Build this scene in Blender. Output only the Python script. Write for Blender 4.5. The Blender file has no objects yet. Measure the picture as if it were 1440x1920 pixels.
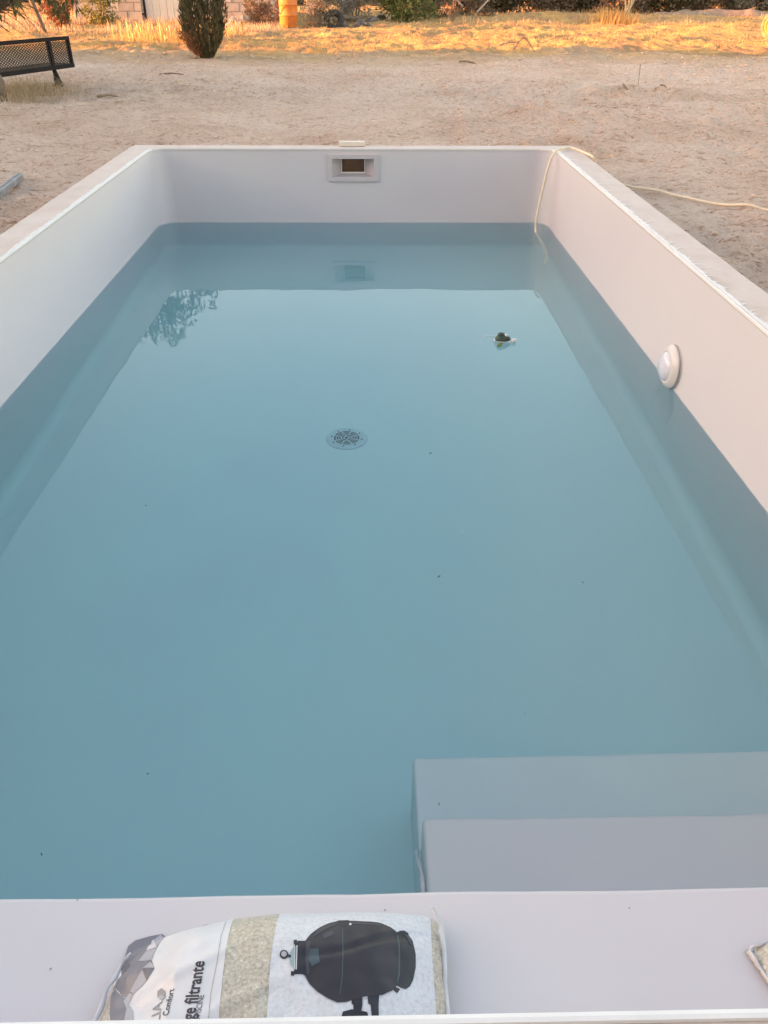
import bpy, bmesh, math, random
import numpy as np
from mathutils import Vector, Matrix, noise as mnoise
from math import radians as R, sin, cos, pi
random.seed(7); np.random.seed(7)
sc = bpy.context.scene
col = sc.collection

# ------------------------------------------------------------------ camera
H = 1.6773                                   # camera height over the water surface (z = 0)
F_PX, PITCH, YAW, ROLL = 1465.51, 0.5898059, 0.0221946, 0.0057428
FW = Vector((sin(YAW)*cos(PITCH), cos(YAW)*cos(PITCH), -sin(PITCH)))
RT0 = Vector((cos(YAW), -sin(YAW), 0)); UP0 = RT0.cross(FW)
RT = RT0*cos(ROLL)+UP0*sin(ROLL); UP = UP0*cos(ROLL)-RT0*sin(ROLL)
cam = bpy.data.cameras.new('camera'); co = bpy.data.objects.new('camera', cam); col.objects.link(co)
M = Matrix.Identity(4)
for i in range(3):
    M[i][0] = RT[i]; M[i][1] = UP[i]; M[i][2] = -FW[i]
M[2][3] = H
co.matrix_world = M
cam.sensor_fit = 'VERTICAL'; cam.sensor_height = 36.0; cam.lens = F_PX/1920*36.0
cam.clip_start = .02; cam.clip_end = 3000
sc.camera = co

# ------------------------------------------------------------------ world, sun, exposure
SUN_EL, SUN_AZ = R(6.5), R(3.5)                # light travels towards +x, a little towards +y
w = bpy.data.worlds.new('World'); sc.world = w; w.use_nodes = True
nt = w.node_tree; nt.nodes.clear()
sky = nt.nodes.new('ShaderNodeTexSky'); sky.sky_type = 'NISHITA'; sky.sun_disc = False
sky.sun_elevation = SUN_EL; sky.sun_rotation = R(270)-SUN_AZ
sky.altitude = 100; sky.air_density = 1.0; sky.dust_density = 1.2; sky.ozone_density = 1.0
tint = nt.nodes.new('ShaderNodeMix'); tint.data_type = 'RGBA'; tint.blend_type = 'MULTIPLY'
tint.inputs[0].default_value = 1.0; tint.inputs[7].default_value = (1.0, .77, .635, 1)
bg = nt.nodes.new('ShaderNodeBackground'); bg.inputs[1].default_value = .15
wo = nt.nodes.new('ShaderNodeOutputWorld')
nt.links.new(sky.outputs[0], tint.inputs[6]); nt.links.new(tint.outputs[2], bg.inputs[0]); nt.links.new(bg.outputs[0], wo.inputs[0])
sun = bpy.data.lights.new('sun', 'SUN'); sun.energy = 3.5; sun.angle = R(.9); sun.color = (1, .375, .145)
so = bpy.data.objects.new('sun', sun); col.objects.link(so)
trav = Vector((cos(SUN_AZ)*cos(SUN_EL), sin(SUN_AZ)*cos(SUN_EL), -sin(SUN_EL)))
so.rotation_euler = trav.to_track_quat('-Z', 'Y').to_euler(); so.location = (-20, -4, 12)
vs = sc.view_settings; vs.view_transform = 'Standard'; vs.look = 'None'; vs.gamma = 1; vs.use_curve_mapping = False
vs.exposure = 3.12
sc.render.engine = 'CYCLES'
sc.cycles.use_denoising = True
sc.cycles.max_bounces = 24; sc.cycles.diffuse_bounces = 10; sc.cycles.transmission_bounces = 20; sc.cycles.volume_bounces = 4; sc.cycles.blur_glossy = 0.0; sc.cycles.sample_clamp_indirect = 0.0

# ------------------------------------------------------------------ material helpers
def srgb(r, g, b):
    f = lambda c: (c/255/12.92) if c/255 <= .04045 else ((c/255+.055)/1.055)**2.4
    return (f(r), f(g), f(b), 1)
def base_mat(name, rough=.7, spec=.3):
    m = bpy.data.materials.new(name); m.use_nodes = True
    b = m.node_tree.nodes['Principled BSDF']; b.inputs['Roughness'].default_value = rough
    b.inputs['Specular IOR Level'].default_value = spec
    return m, m.node_tree, b
def coords(nt, scale=None):
    tc = nt.nodes.new('ShaderNodeTexCoord'); out = tc.outputs['Object']
    if scale:
        mp = nt.nodes.new('ShaderNodeMapping'); mp.inputs['Scale'].default_value = scale
        nt.links.new(out, mp.inputs[0]); out = mp.outputs[0]
    return out
def nnoise(nt, vec, scale, detail=4, rough=.55):
    n = nt.nodes.new('ShaderNodeTexNoise'); n.inputs['Scale'].default_value = scale
    n.inputs['Detail'].default_value = detail; n.inputs['Roughness'].default_value = rough
    nt.links.new(vec, n.inputs['Vector']); return n.outputs['Fac']
def nramp(nt, fac, stops):
    r = nt.nodes.new('ShaderNodeValToRGB'); els = r.color_ramp.elements
    els[0].position, els[0].color = stops[0][0], stops[0][1]
    els[1].position, els[1].color = stops[-1][0], stops[-1][1]
    for p, c in stops[1:-1]:
        e = els.new(p); e.color = c
    nt.links.new(fac, r.inputs[0]); return r.outputs[0]
def nmix(nt, fac, a, b, mode='MIX'):
    m = nt.nodes.new('ShaderNodeMix'); m.data_type = 'RGBA'; m.blend_type = mode
    for i, x in ((0, fac), (6, a), (7, b)):
        if hasattr(x, 'links') or isinstance(x, bpy.types.NodeSocket): nt.links.new(x, m.inputs[i])
        else: m.inputs[i].default_value = x
    return m.outputs[2]
def nbump(nt, b, height, dist, strength=1.0, prev=None):
    n = nt.nodes.new('ShaderNodeBump'); n.inputs['Distance'].default_value = dist; n.inputs['Strength'].default_value = strength
    nt.links.new(height, n.inputs['Height'])
    if prev is not None: nt.links.new(prev, n.inputs['Normal'])
    nt.links.new(n.outputs[0], b.inputs['Normal']); return n.outputs[0]
def mottled(name, c1, c2, scale=8, rough=.8, bump=.004, bscale=40, spec=.25, detail=5, extra=None):
    m, nt, b = base_mat(name, rough, spec); v = coords(nt)
    f = nnoise(nt, v, scale, detail)
    c = nramp(nt, f, [(.32, c1), (.68, c2)])
    if extra:
        f2 = nnoise(nt, v, extra[0], 3); c = nmix(nt, nramp(nt, f2, [(extra[2], (0,0,0,1)), (extra[3], (1,1,1,1))]), c, extra[1])
    nt.links.new(c, b.inputs['Base Color'])
    if bump: nbump(nt, b, nnoise(nt, v, bscale, 5, .6), bump)
    return m
def g3(a, b=None, c=None): return (a, b if b is not None else a, c if c is not None else a, 1)

MAT = {}
MAT['liner'] = mottled('pool_liner', (.610,.560,.588,1), (.620,.582,.594,1), 1.7, .42, .0012, 2.5, .35, 2)
_b = MAT['liner'].node_tree.nodes['Principled BSDF']
def concrete():
    m, nt, b = base_mat('pale_concrete', .9, .2); v = coords(nt)
    c = nramp(nt, nnoise(nt, v, 5, 6, .65), [(.3, (.60,.50,.445,1)), (.7, (.68,.59,.54,1))])
    st = nramp(nt, nnoise(nt, coords(nt, (3, .6, 1)), 3.1, 4), [(.56, (0,0,0,1)), (.75, (.6,.6,.6,1))])
    c = nmix(nt, st, c, (.55,.45,.38,1))
    sp = nramp(nt, nnoise(nt, v, 55, 3), [(.66, (0,0,0,1)), (.74, (.5,.5,.5,1))])
    c = nmix(nt, sp, c, (.33,.27,.23,1))
    nt.links.new(c, b.inputs['Base Color'])
    p = nbump(nt, b, nnoise(nt, v, 120, 4, .6), .002); nbump(nt, b, nnoise(nt, v, 9, 4), .006, .6, p)
    return m
MAT['concrete'] = concrete()
MAT['white_pvc'] = mottled('white_rail', g3(.74,.73,.74), g3(.80,.79,.79), 10, .4, .0006, 30)
MAT['mortar'] = mottled('white_mortar', g3(.78,.73,.70), g3(.86,.82,.80), 30, .85, .003, 90)
MAT['grey_plastic'] = mottled('grey_plastic', (.52,.47,.48,1), (.56,.51,.52,1), 6, .45, .0004, 40, .4)
MAT['light_plastic'] = mottled('pale_plastic', (.62,.58,.565,1), (.66,.62,.60,1), 6, .22, 0, 40, .5)
MAT['drain_plastic'] = mottled('drain_plastic', (.47,.46,.50,1), (.52,.51,.55,1), 6, .5, 0)
MAT['dark_slot'] = mottled('dark_slot', g3(.03,.04,.045), g3(.05,.06,.065), 6, .8, 0)
MAT['skimmer_dark'] = mottled('skimmer_brown', (.24,.15,.105,1), (.32,.21,.15,1), 20, .9, .002, 60)  # brown mottle for the skimmer well
MAT['rim_grey'] = mottled('skimmer_gate', (.78,.72,.68,1), (.82,.76,.72,1), 20, .5, 0)
def lens():
    m, nt, b = base_mat('frosted_lens', .12, .6)
    b.inputs['Base Color'].default_value = (.62,.62,.70,1); b.inputs['Coat Weight'].default_value = .7; b.inputs['Coat Roughness'].default_value = .05
    v = coords(nt); nbump(nt, b, nnoise(nt, v, 25, 2), .004); return m
MAT['lens'] = lens()
MAT['hose'] = mottled('cream_hose', (.68,.57,.42,1), (.78,.67,.52,1), 14, .55, .0008, 60)
MAT['wood'] = mottled('cream_block', (.66,.58,.48,1), (.74,.67,.58,1), 9, .7, .001, 50)
MAT['steel'] = mottled('galvanised_steel', (.20,.20,.21,1), (.32,.32,.33,1), 12, .42, .001, 60, .6)
MAT['bench'] = mottled('painted_iron', (.016,.014,.017,1), (.024,.021,.024,1), 20, .8, .0008, 60, .12)
MAT['bark'] = mottled('bark', (.10,.075,.055,1), (.22,.17,.13,1), 14, .95, .02, 18)
MAT['drum'] = mottled('rusty_orange_drum', (.50,.155,.035,1), (.62,.21,.05,1), 5, .65, .002, 30, .3, 5, (3, (.26,.10,.04,1), .55, .75))
MAT['block'] = mottled('cinder_block', (.34,.30,.27,1), (.45,.40,.36,1), 3, .95, .006, 40)
MAT['mortar_grey'] = mottled('grey_mortar', (.27,.24,.21,1), (.33,.29,.26,1), 8, .95, .004, 60)
MAT['gate'] = mottled('cream_metal', (.56,.51,.46,1), (.64,.59,.54,1), 2, .6, .001, 30)
MAT['roof'] = mottled('roof_sheet', (.28,.25,.23,1), (.38,.34,.31,1), 2, .7, .002, 30)
MAT['stone'] = mottled('pale_stone', (.36,.32,.28,1), (.56,.51,.46,1), 3, .95, .02, 12)
MAT['dark_stone'] = mottled('dark_rubble', (.07,.06,.055,1), (.2,.17,.15,1), 5, .95, .02, 12)
MAT['rubber'] = mottled('old_rubber', g3(.03), g3(.07,.06,.055), 10, .85, .004, 40)
MAT['tyre'] = mottled('dusty_tyre', (.13,.10,.06,1), (.28,.22,.13,1), 8, .9, .004, 40)
MAT['yellow_rim'] = mottled('yellow_rim', (.42,.26,.04,1), (.52,.34,.06,1), 8, .5, .001, 40)
MAT['plaster'] = mottled('lime_plaster', (.5,.45,.4,1), (.6,.55,.5,1), 1.5, .95, .004, 20)
MAT['twig'] = mottled('dry_twig', (.16,.115,.08,1), (.30,.22,.15,1), 8, .95, 0)
MAT['glass'] = base_mat('window_glass', .06, .8)[0]
MAT['glass'].node_tree.nodes['Principled BSDF'].inputs['Base Color'].default_value = (.03,.035,.04,1)
MAT['turtle_shell'] = mottled('dark_green_shell', (.025,.05,.035,1), (.06,.09,.06,1), 90, .4, .002, 200, .5)
MAT['turtle_white'] = mottled('white_toy', g3(.78,.77,.78), g3(.82), 20, .35, 0)
MAT['black'] = mottled('black_paint', g3(.015), g3(.03), 20, .5, 0)
MAT['yellow_plastic'] = mottled('yellow_tube', (.62,.42,.05,1), (.7,.5,.08,1), 20, .4, 0)
MAT['string'] = mottled('white_string', g3(.75), g3(.85), 20, .7, 0)
def leafmat(name, cols, trans=.25, scale=2.0, rough=.6):
    """leaf colour differs from leaf to leaf; light partly passes through"""
    m, nt, b = base_mat(name, rough, .3)
    g = nt.nodes.new('ShaderNodeNewGeometry')
    n = len(cols); c = nramp(nt, g.outputs['Random Per Island'], [(i/(n-1), cc) for i, cc in enumerate(cols)])
    nt.links.new(c, b.inputs['Base Color'])
    if trans:
        t = nt.nodes.new('ShaderNodeBsdfTranslucent'); nt.links.new(c, t.inputs[0])
        mx = nt.nodes.new('ShaderNodeMixShader'); mx.inputs[0].default_value = trans
        nt.links.new(b.outputs[0], mx.inputs[1]); nt.links.new(t.outputs[0], mx.inputs[2])
        nt.links.new(mx.outputs[0], nt.nodes['Material Output'].inputs[0])
    return m
MAT['peach_leaf'] = leafmat('long_green_leaf', [(.07,.09,.03,1), (.10,.12,.045,1), (.16,.16,.06,1), (.13,.10,.05,1)], .3)
MAT['cypress_leaf'] = leafmat('dull_cypress_leaf', [(.06,.06,.025,1), (.09,.085,.038,1), (.13,.105,.055,1), (.17,.115,.06,1)], .1)
MAT['dry_leaf'] = leafmat('dry_brush_leaf', [(.12,.085,.05,1), (.20,.14,.085,1), (.28,.20,.13,1), (.14,.12,.06,1)], .15)
MAT['red_leaf'] = leafmat('rust_brush_leaf', [(.22,.08,.035,1), (.30,.13,.06,1), (.2,.12,.06,1)], .15)
MAT['grey_leaf'] = leafmat('grey_brush_leaf', [(.14,.12,.09,1), (.22,.19,.14,1), (.30,.26,.19,1)], .15)
MAT['dark_leaf'] = leafmat('dark_hedge_leaf', [(.06,.052,.028,1), (.09,.08,.04,1), (.15,.115,.07,1), (.10,.075,.05,1)], .1)
MAT['brown_leaf'] = leafmat('brown_hedge_leaf', [(.12,.085,.06,1), (.19,.135,.09,1), (.26,.18,.12,1)], .1)
MAT['green_leaf'] = leafmat('green_bush_leaf', [(.07,.09,.02,1), (.12,.14,.04,1), (.22,.21,.07,1), (.30,.27,.10,1)], .3)
MAT['straw'] = leafmat('dry_straw', [(.42,.25,.09,1), (.56,.36,.14,1), (.68,.47,.21,1)], .3)
MAT['pale_straw'] = leafmat('pale_straw', [(.36,.26,.16,1), (.50,.37,.24,1), (.62,.49,.33,1)], .2)

def groundmat():
    m, nt, b = base_mat('sandy_ground', .97, .1); v = coords(nt)
    c = nramp(nt, nnoise(nt, v, .9, 8, .62), [(.30, (.66,.46,.345,1)), (.5, (.78,.585,.465,1)), (.72, (.84,.665,.55,1))])
    dk = nramp(nt, nnoise(nt, v, 11, 5, .6), [(.30, (.86,.80,.76,1)), (.46, (1,1,1,1))])  # crust mottling and pit shade, both put into the colour
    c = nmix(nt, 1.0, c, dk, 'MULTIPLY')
    for sc_, th, colr, dist_ in ((5.5, .375, (.78,.70,.65,1), 2.2), (12, .35, (.66,.55,.48,1), 1.6), (27, .345, (.62,.50,.42,1), 1.0)):  # shade of small pits painted into the sand colour
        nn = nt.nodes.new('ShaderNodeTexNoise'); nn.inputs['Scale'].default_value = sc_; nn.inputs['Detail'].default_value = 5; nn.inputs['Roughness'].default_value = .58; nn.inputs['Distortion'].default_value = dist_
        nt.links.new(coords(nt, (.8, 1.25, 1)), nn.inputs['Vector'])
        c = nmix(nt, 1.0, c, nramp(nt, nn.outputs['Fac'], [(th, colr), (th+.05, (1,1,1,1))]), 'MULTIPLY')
    lt = nramp(nt, nnoise(nt, v, 17, 4, .6), [(.57, (0,0,0,1)), (.74, (.6,.6,.6,1))])  # light on the ridges painted as pale spots
    c = nmix(nt, lt, c, (.92,.78,.66,1))
    # dry grass cover away from the dug-up yard
    sep = nt.nodes.new('ShaderNodeSeparateXYZ'); nt.links.new(v, sep.inputs[0])
    wob = nt.nodes.new('ShaderNodeMath'); wob.operation = 'MULTIPLY_ADD'; nt.links.new(nnoise(nt, v, .35, 4), wob.inputs[0]); wob.inputs[1].default_value = 5.0
    nt.links.new(sep.outputs[1], wob.inputs[2])
    mr = nt.nodes.new('ShaderNodeMapRange'); mr.inputs[1].default_value = 20.2; mr.inputs[2].default_value = 23.5
    nt.links.new(wob.outputs[0], mr.inputs[0])
    gr = nramp(nt, nnoise(nt, v, 5, 6, .65), [(.3, (.46,.27,.10,1)), (.55, (.60,.38,.15,1)), (.75, (.70,.48,.22,1))])
    gr = nmix(nt, nramp(nt, nnoise(nt, v, 1.1, 5, .6), [(.42, (.75,.75,.75,1)), (.54, (0,0,0,1))]), gr, (.34,.22,.13,1))
    c = nmix(nt, mr.outputs[0], c, gr)
    nt.links.new(c, b.inputs['Base Color'])
    p = nbump(nt, b, nnoise(nt, v, 60, 5, .65), .02, 1)
    nbump(nt, b, nnoise(nt, v, 13, 6, .66), .09, .9, p)
    return m
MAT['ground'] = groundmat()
MAT['clod'] = mottled('earth_clod', (.58,.43,.325,1), (.70,.53,.42,1), 9, .97, .01, 40, .1)
def watermat():
    m = bpy.data.materials.new('pool_water'); m.use_nodes = True; nt = m.node_tree; nt.nodes.clear()
    o = nt.nodes.new('ShaderNodeOutputMaterial'); g = nt.nodes.new('ShaderNodeBsdfGlass'); g.inputs['IOR'].default_value = 1.333
    g.inputs['Roughness'].default_value = 0.0
    va = nt.nodes.new('ShaderNodeVolumeAbsorption'); va.inputs['Color'].default_value = (.20,.94,1,1); va.inputs['Density'].default_value = .42
    v = coords(nt); bp = nt.nodes.new('ShaderNodeBump'); bp.inputs['Distance'].default_value = .0016; bp.inputs['Strength'].default_value = .6
    n = nnoise(nt, v, 3.2, 2, .4); nt.links.new(n, bp.inputs['Height']); nt.links.new(bp.outputs[0], g.inputs['Normal'])
    vsc = nt.nodes.new('ShaderNodeVolumeScatter'); vsc.inputs['Color'].default_value = (.75,.95,1,1); vsc.inputs['Density'].default_value = .04; ad = nt.nodes.new('ShaderNodeAddShader')
    nt.links.new(va.outputs[0], ad.inputs[0]); nt.links.new(vsc.outputs[0], ad.inputs[1])
    nt.links.new(g.outputs[0], o.inputs[0]); nt.links.new(ad.outputs[0], o.inputs[1]); return m
MAT['water'] = watermat()

# ------------------------------------------------------------------ object helpers
def obj(name, bm_or_me, mat, parent=None, smooth=False, loc=None):
    if isinstance(bm_or_me, bmesh.types.BMesh):
        me = bpy.data.meshes.new(name); bm_or_me.to_mesh(me); bm_or_me.free()
    else: me = bm_or_me
    if mat is not None and not me.materials:
        for mm in (mat if isinstance(mat, (list, tuple)) else [mat]): me.materials.append(MAT[mm] if isinstance(mm, str) else mm)
    o = bpy.data.objects.new(name, me); col.objects.link(o)
    if smooth: me.polygons.foreach_set('use_smooth', [True]*len(me.polygons))
    if parent is not None: o.parent = parent
    if loc is not None: o.location = loc
    return o
def tag(o, label=None, cat=None, group=None, kind=None):
    if label: o['label'] = label
    if cat: o['category'] = cat
    if group: o['group'] = group
    if kind: o['kind'] = kind
    return o
def thing(name, label, cat, loc=(0,0,0), rz=0, group=None):
    o = bpy.data.objects.new(name, None); col.objects.link(o); o.location = loc; o.rotation_euler = (0,0,rz); o.empty_display_size = .2
    return tag(o, label, cat, group)
def pymesh(name, V, F):
    me = bpy.data.meshes.new(name); me.from_pydata([tuple(v) for v in V], [], F); me.update(); return me
def add_box(bm, c, s, rot=None, bev=0, taper=None):
    r = bmesh.ops.create_cube(bm, size=1); vs_ = r['verts']
    for v in vs_:
        x, y, z = v.co
        k = 1 if (taper is None or z < 0) else taper
        v.co = Vector((x*s[0]*k, y*s[1]*k, z*s[2]))
    if bev:
        es = list({e for v in vs_ for e in v.link_edges})
        r2 = bmesh.ops.bevel(bm, geom=es, offset=bev, segments=2, profile=.6, affect='EDGES')
        vs_ = list({v for f in r2['faces'] for v in f.verts} | {v for v in vs_ if v.is_valid})
    m = (Matrix.Translation(c) @ rot.to_4x4()) if rot is not None else Matrix.Translation(c)
    for v in vs_: v.co = m @ v.co
    return vs_
def box(c, s, rot=None, bev=0, taper=None):
    bm = bmesh.new(); add_box(bm, Vector(c), s, rot, bev, taper); return bm
def add_tube(bm, pts, rad, seg=8, cap=True):
    pts = [Vector(p) for p in pts]; n = len(pts)
    rads = rad if isinstance(rad, (list, tuple)) else [rad]*n
    rings = []; up = Vector((0,0,1))
    t0 = (pts[1]-pts[0]).normalized(); a = t0.orthogonal().normalized()
    for i in range(n):
        t = (pts[min(i+1, n-1)]-pts[max(i-1, 0)]).normalized()
        a = (a - t*a.dot(t)); a = a.normalized() if a.length > 1e-6 else t.orthogonal().normalized()
        b = t.cross(a)
        rings.append([bm.verts.new(pts[i]+(a*cos(2*pi*k/seg)+b*sin(2*pi*k/seg))*rads[i]) for k in range(seg)])
    for i in range(n-1):
        for k in range(seg):
            bm.faces.new((rings[i][k], rings[i][(k+1)%seg], rings[i+1][(k+1)%seg], rings[i+1][k]))
    if cap: bm.faces.new(rings[0][::-1]); bm.faces.new(rings[-1])
def tube(pts, rad, seg=8, cap=True):
    bm = bmesh.new(); add_tube(bm, pts, rad, seg, cap); return bm
def lathe(prof, seg=32, mat4=None):
    bm = bmesh.new(); rings = []
    for r, z in prof:
        if r < 1e-6: rings.append([bm.verts.new((0,0,z))])
        else: rings.append([bm.verts.new((r*cos(2*pi*k/seg), r*sin(2*pi*k/seg), z)) for k in range(seg)])
    for i in range(len(rings)-1):
        A, B = rings[i], rings[i+1]
        for k in range(seg):
            k2 = (k+1)%seg
            if len(A) == 1 and len(B) == 1: continue
            if len(A) == 1: bm.faces.new((A[0], B[k2], B[k]))
            elif len(B) == 1: bm.faces.new((A[k], A[k2], B[0]))
            else: bm.faces.new((A[k], A[k2], B[k2], B[k]))
    bmesh.ops.recalc_face_normals(bm, faces=bm.faces)
    if mat4 is not None: bm.transform(mat4)
    return bm
def smoothpts(P, n=8):
    P = [Vector(p) for p in P]; out = []
    for i in range(len(P)-1):
        p0 = P[max(i-1,0)]; p1 = P[i]; p2 = P[i+1]; p3 = P[min(i+2,len(P)-1)]
        for k in range(n):
            t = k/n; out.append(.5*((2*p1)+(p2-p0)*t+(2*p0-5*p1+4*p2-p3)*t*t+(3*p1-p0-3*p2+p3)*t**3))
    out.append(P[-1]); return out

# ------------------------------------------------------------------ ground
G0 = .33
PX0, PX1, PY0, PY1 = -1.955, 1.742, .236, 7.168          # outer edge of the coping
IX0, IX1, IY0, IY1 = -1.768, 1.539, .466, 7.0            # inner walls
RIM = .585
def vnoise(X, Y, s, seed):
    rs = np.random.RandomState(seed); T = rs.rand(256, 256)
    x = X/s; y = Y/s; xi = np.floor(x).astype(int); yi = np.floor(y).astype(int); fx = x-xi; fy = y-yi
    fx = fx*fx*(3-2*fx); fy = fy*fy*(3-2*fy)
    g = lambda a, b: T[a % 256, b % 256]
    return (g(xi,yi)*(1-fx)+g(xi+1,yi)*fx)*(1-fy)+(g(xi,yi+1)*(1-fx)+g(xi+1,yi+1)*fx)*fy-.5
HOLES = [(4.18, 13.25, .46, .26, .24), (4.9, 12.6, .5, .25, .05), (-3.9, 12.9, .3, .2, .05), (3.4, 9.0, .5, .3, .04), (2.55, 5.0, .4, .6, .05)]
def ground_z(X, Y, fine=True):
    X = np.asarray(X, float); Y = np.asarray(Y, float)
    z = G0+.02*np.maximum(0, Y-14)
    far = np.clip((Y-60)/200, 0, 1); z = z+far*14*(.6+vnoise(X, Y, 60, 3))
    a = np.clip(np.minimum(1, (Y+40)/30), .2, 1)
    z = z+vnoise(X, Y, 3.1, 1)*.09+vnoise(X, Y, 1.1, 2)*.045
    if fine:
        # ploughed-looking, ridged dirt
        wx = X+vnoise(X, Y, .8, 11)*.5; wy = Y+vnoise(X, Y, .8, 12)*.5
        am = 1.5*.55+2.0*np.clip(vnoise(X, Y, 2.3, 21)+.3, 0, 1)
        z = z+am*((.5-np.abs(vnoise(wx*.8, wy*1.35, .42, 4))*2)*.034+(.5-np.abs(vnoise(wx*.75, wy, .19, 5))*2)*.024)
        z = z+am*vnoise(wx*.8, wy, .10, 6)*.020+am*vnoise(wx, wy, .055, 7)*.008
        z = z+(vnoise(X, Y, .5, 16)*.10+vnoise(X, Y, 1.7, 17)*.12)*np.clip((Y-18)/4, 0, 1)
        # two caterpillar tracks left by a digger
        for tx in (.75, 1.15):
            cx = tx+(Y-8)*.10; d = np.abs(X-cx)/.16
            band = np.clip(1-d, 0, 1)**.5*np.clip((Y-8)/1.5, 0, 1)*np.clip((15-Y)/2, 0, 1)
            z = z-band*.022+band*.018*np.sin(Y*2*pi/.19)
    for hx, hy, rx, ry, dp in HOLES:
        q = ((X-hx)/rx)**2+((Y-hy)/ry)**2; z = z-dp*np.exp(-q*1.4)+dp*.35*np.exp(-(np.sqrt(q)-1.5)**2*4)
    # bare heap of sand near the hedge
    q = ((X-6.9)/2.2)**2+((Y-34.4)/1.2)**2; z = z+.22*np.exp(-q)
    # trodden flat along the pool wall
    d = np.maximum(np.maximum(PX0-X, X-PX1), np.maximum(PY0-Y, Y-PY1)); k = np.exp(-np.clip(d, 0, 9)/.25)
    return z*(1-k*.6)+(G0+.02)*k*.6
def gz(x, y): return float(ground_z(np.array([x]), np.array([y]))[0])
def gpt(x, y, dz=0): return Vector((x, y, gz(x, y)+dz))
def at(px, py, dz=0):
    """point of the ground seen in that direction"""
    d = FW+RT*((px-720)/F_PX)-UP*((py-960)/F_PX)
    t = 2.0
    while t < 90:
        p = Vector((0,0,H))+d*t
        if p.z < G0+.02*max(0, p.y-14)+dz: break
        t += .01
    return Vector((p.x, p.y, gz(p.x, p.y)))
def aty(px, py, Y):
    d = FW+RT*((px-720)/F_PX)-UP*((py-960)/F_PX); return Vector((0,0,H))+d*(Y/d.y)

def axis(pts_dense, lo, hi, grow):
    a = list(pts_dense); s = a[-1]-a[-2]
    while a[-1] < hi: s *= grow; a.append(a[-1]+s)
    s = a[1]-a[0]; b = []
    x = a[0]
    while x > lo: s *= grow; x -= s; b.append(x)
    return np.array(b[::-1]+a)
xs = sorted(set(np.round(np.concatenate([np.linspace(-7.5, PX0, 140), np.linspace(PX0, PX1, 92), np.linspace(PX1, 8, 150)]), 4)))
xs = axis(xs, -700, 700, 1.035)
ys = list(np.round(np.concatenate([np.linspace(.236, 3, 20)[:-1], np.linspace(3, PY1, 105)]), 4))
y = ys[-1]; st = .034
while y < 46: st = max(.034, .0050*y); y += st; ys.append(y)
ys = axis(ys, -300, 1500, 1.12)
XX, YY = np.meshgrid(xs, ys, indexing='ij'); ZZ = ground_z(XX, YY)
nx, ny = XX.shape
V = np.stack([XX.ravel(), YY.ravel(), ZZ.ravel()], 1)
I, J = np.meshgrid(np.arange(nx-1), np.arange(ny-1), indexing='ij')
cx = (XX[:-1,:-1]+XX[1:,1:])/2; cy = (YY[:-1,:-1]+YY[1:,1:])/2
keep = ~((cx > PX0) & (cx < PX1) & (cy > PY0) & (cy < PY1))
a = (I*ny+J)[keep]; Fq = np.stack([a, a+ny, a+ny+1, a+1], 1)
me = bpy.data.meshes.new('ground')
me.vertices.add(len(V)); me.vertices.foreach_set('co', V.ravel())
me.loops.add(Fq.size); me.loops.foreach_set('vertex_index', Fq.ravel())
me.polygons.add(len(Fq)); me.polygons.foreach_set('loop_start', np.arange(0, Fq.size, 4)); me.polygons.foreach_set('loop_total', np.full(len(Fq), 4))
me.update(calc_edges=True); me.validate()
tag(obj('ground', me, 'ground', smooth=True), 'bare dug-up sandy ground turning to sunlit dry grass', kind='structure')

# ------------------------------------------------------------------ pool
pool = thing('swimming_pool', 'half-filled grey swimming pool with raised concrete rim', 'swimming pool', (0,0,0))
FLOOR = -.725
def arc(cx, cy, r, a0, a1, n=10): return [(cx+r*cos(a0+(a1-a0)*k/n), cy+r*sin(a0+(a1-a0)*k/n)) for k in range(n+1)]
rc = .15
SX0, SX1, SZ0, SZ1 = -.296, .059, .363, .513              # skimmer mouth
def plan(off, with_mouth=True):
    """inner outline, anticlockwise from the near right corner, moved outwards by off"""
    r = rc+off; P = [(IX1+off, IY0-off)]
    P += [(IX1+off, yy) for yy in np.linspace(1.0, 6.0, 6)]
    P += arc(IX1-rc, IY1-rc, r, 0, pi/2)
    P += [(1.0, IY1+off), (SX1, IY1+off), (SX0, IY1+off), (-1.0, IY1+off)]
    P += arc(IX0+rc, IY1-rc, r, pi/2, pi)
    P += [(IX0-off, yy) for yy in np.linspace(6.0, 1.0, 6)]
    P += [(IX0-off, IY0-off)]
    return P
rows = [(0, RIM-.004), (0, .55), (0, SZ1), (0, SZ0), (0, .25), (0, 0.02), (0, -.3), (0, FLOOR+.07)]
for k in range(1, 6):
    t = k/5*pi/2; rows.append((-.07*(1-cos(t)), FLOOR+.07*(1-sin(t))))
bm = bmesh.new(); rings = []
for off, z in rows: rings.append([bm.verts.new((x, y, z)) for x, y in plan(off)])
n = len(rings[0])
for i in range(len(rings)-1):
    for k in range(n):
        k2 = (k+1)%n
        A = rings[i][k].co
        if i == 2 and abs(A.x-SX1) < 1e-4 and abs(A.y-IY1) < 1e-4: continue       # skimmer mouth
        bm.faces.new((rings[i][k], rings[i][k2], rings[i+1][k2], rings[i+1][k]))
bm.faces.new(rings[-1])
bmesh.ops.recalc_face_normals(bm, faces=bm.faces)
lo = obj('liner', bm, 'liner', pool, smooth=True)
lo.data.polygons[-1].use_smooth = False
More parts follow.
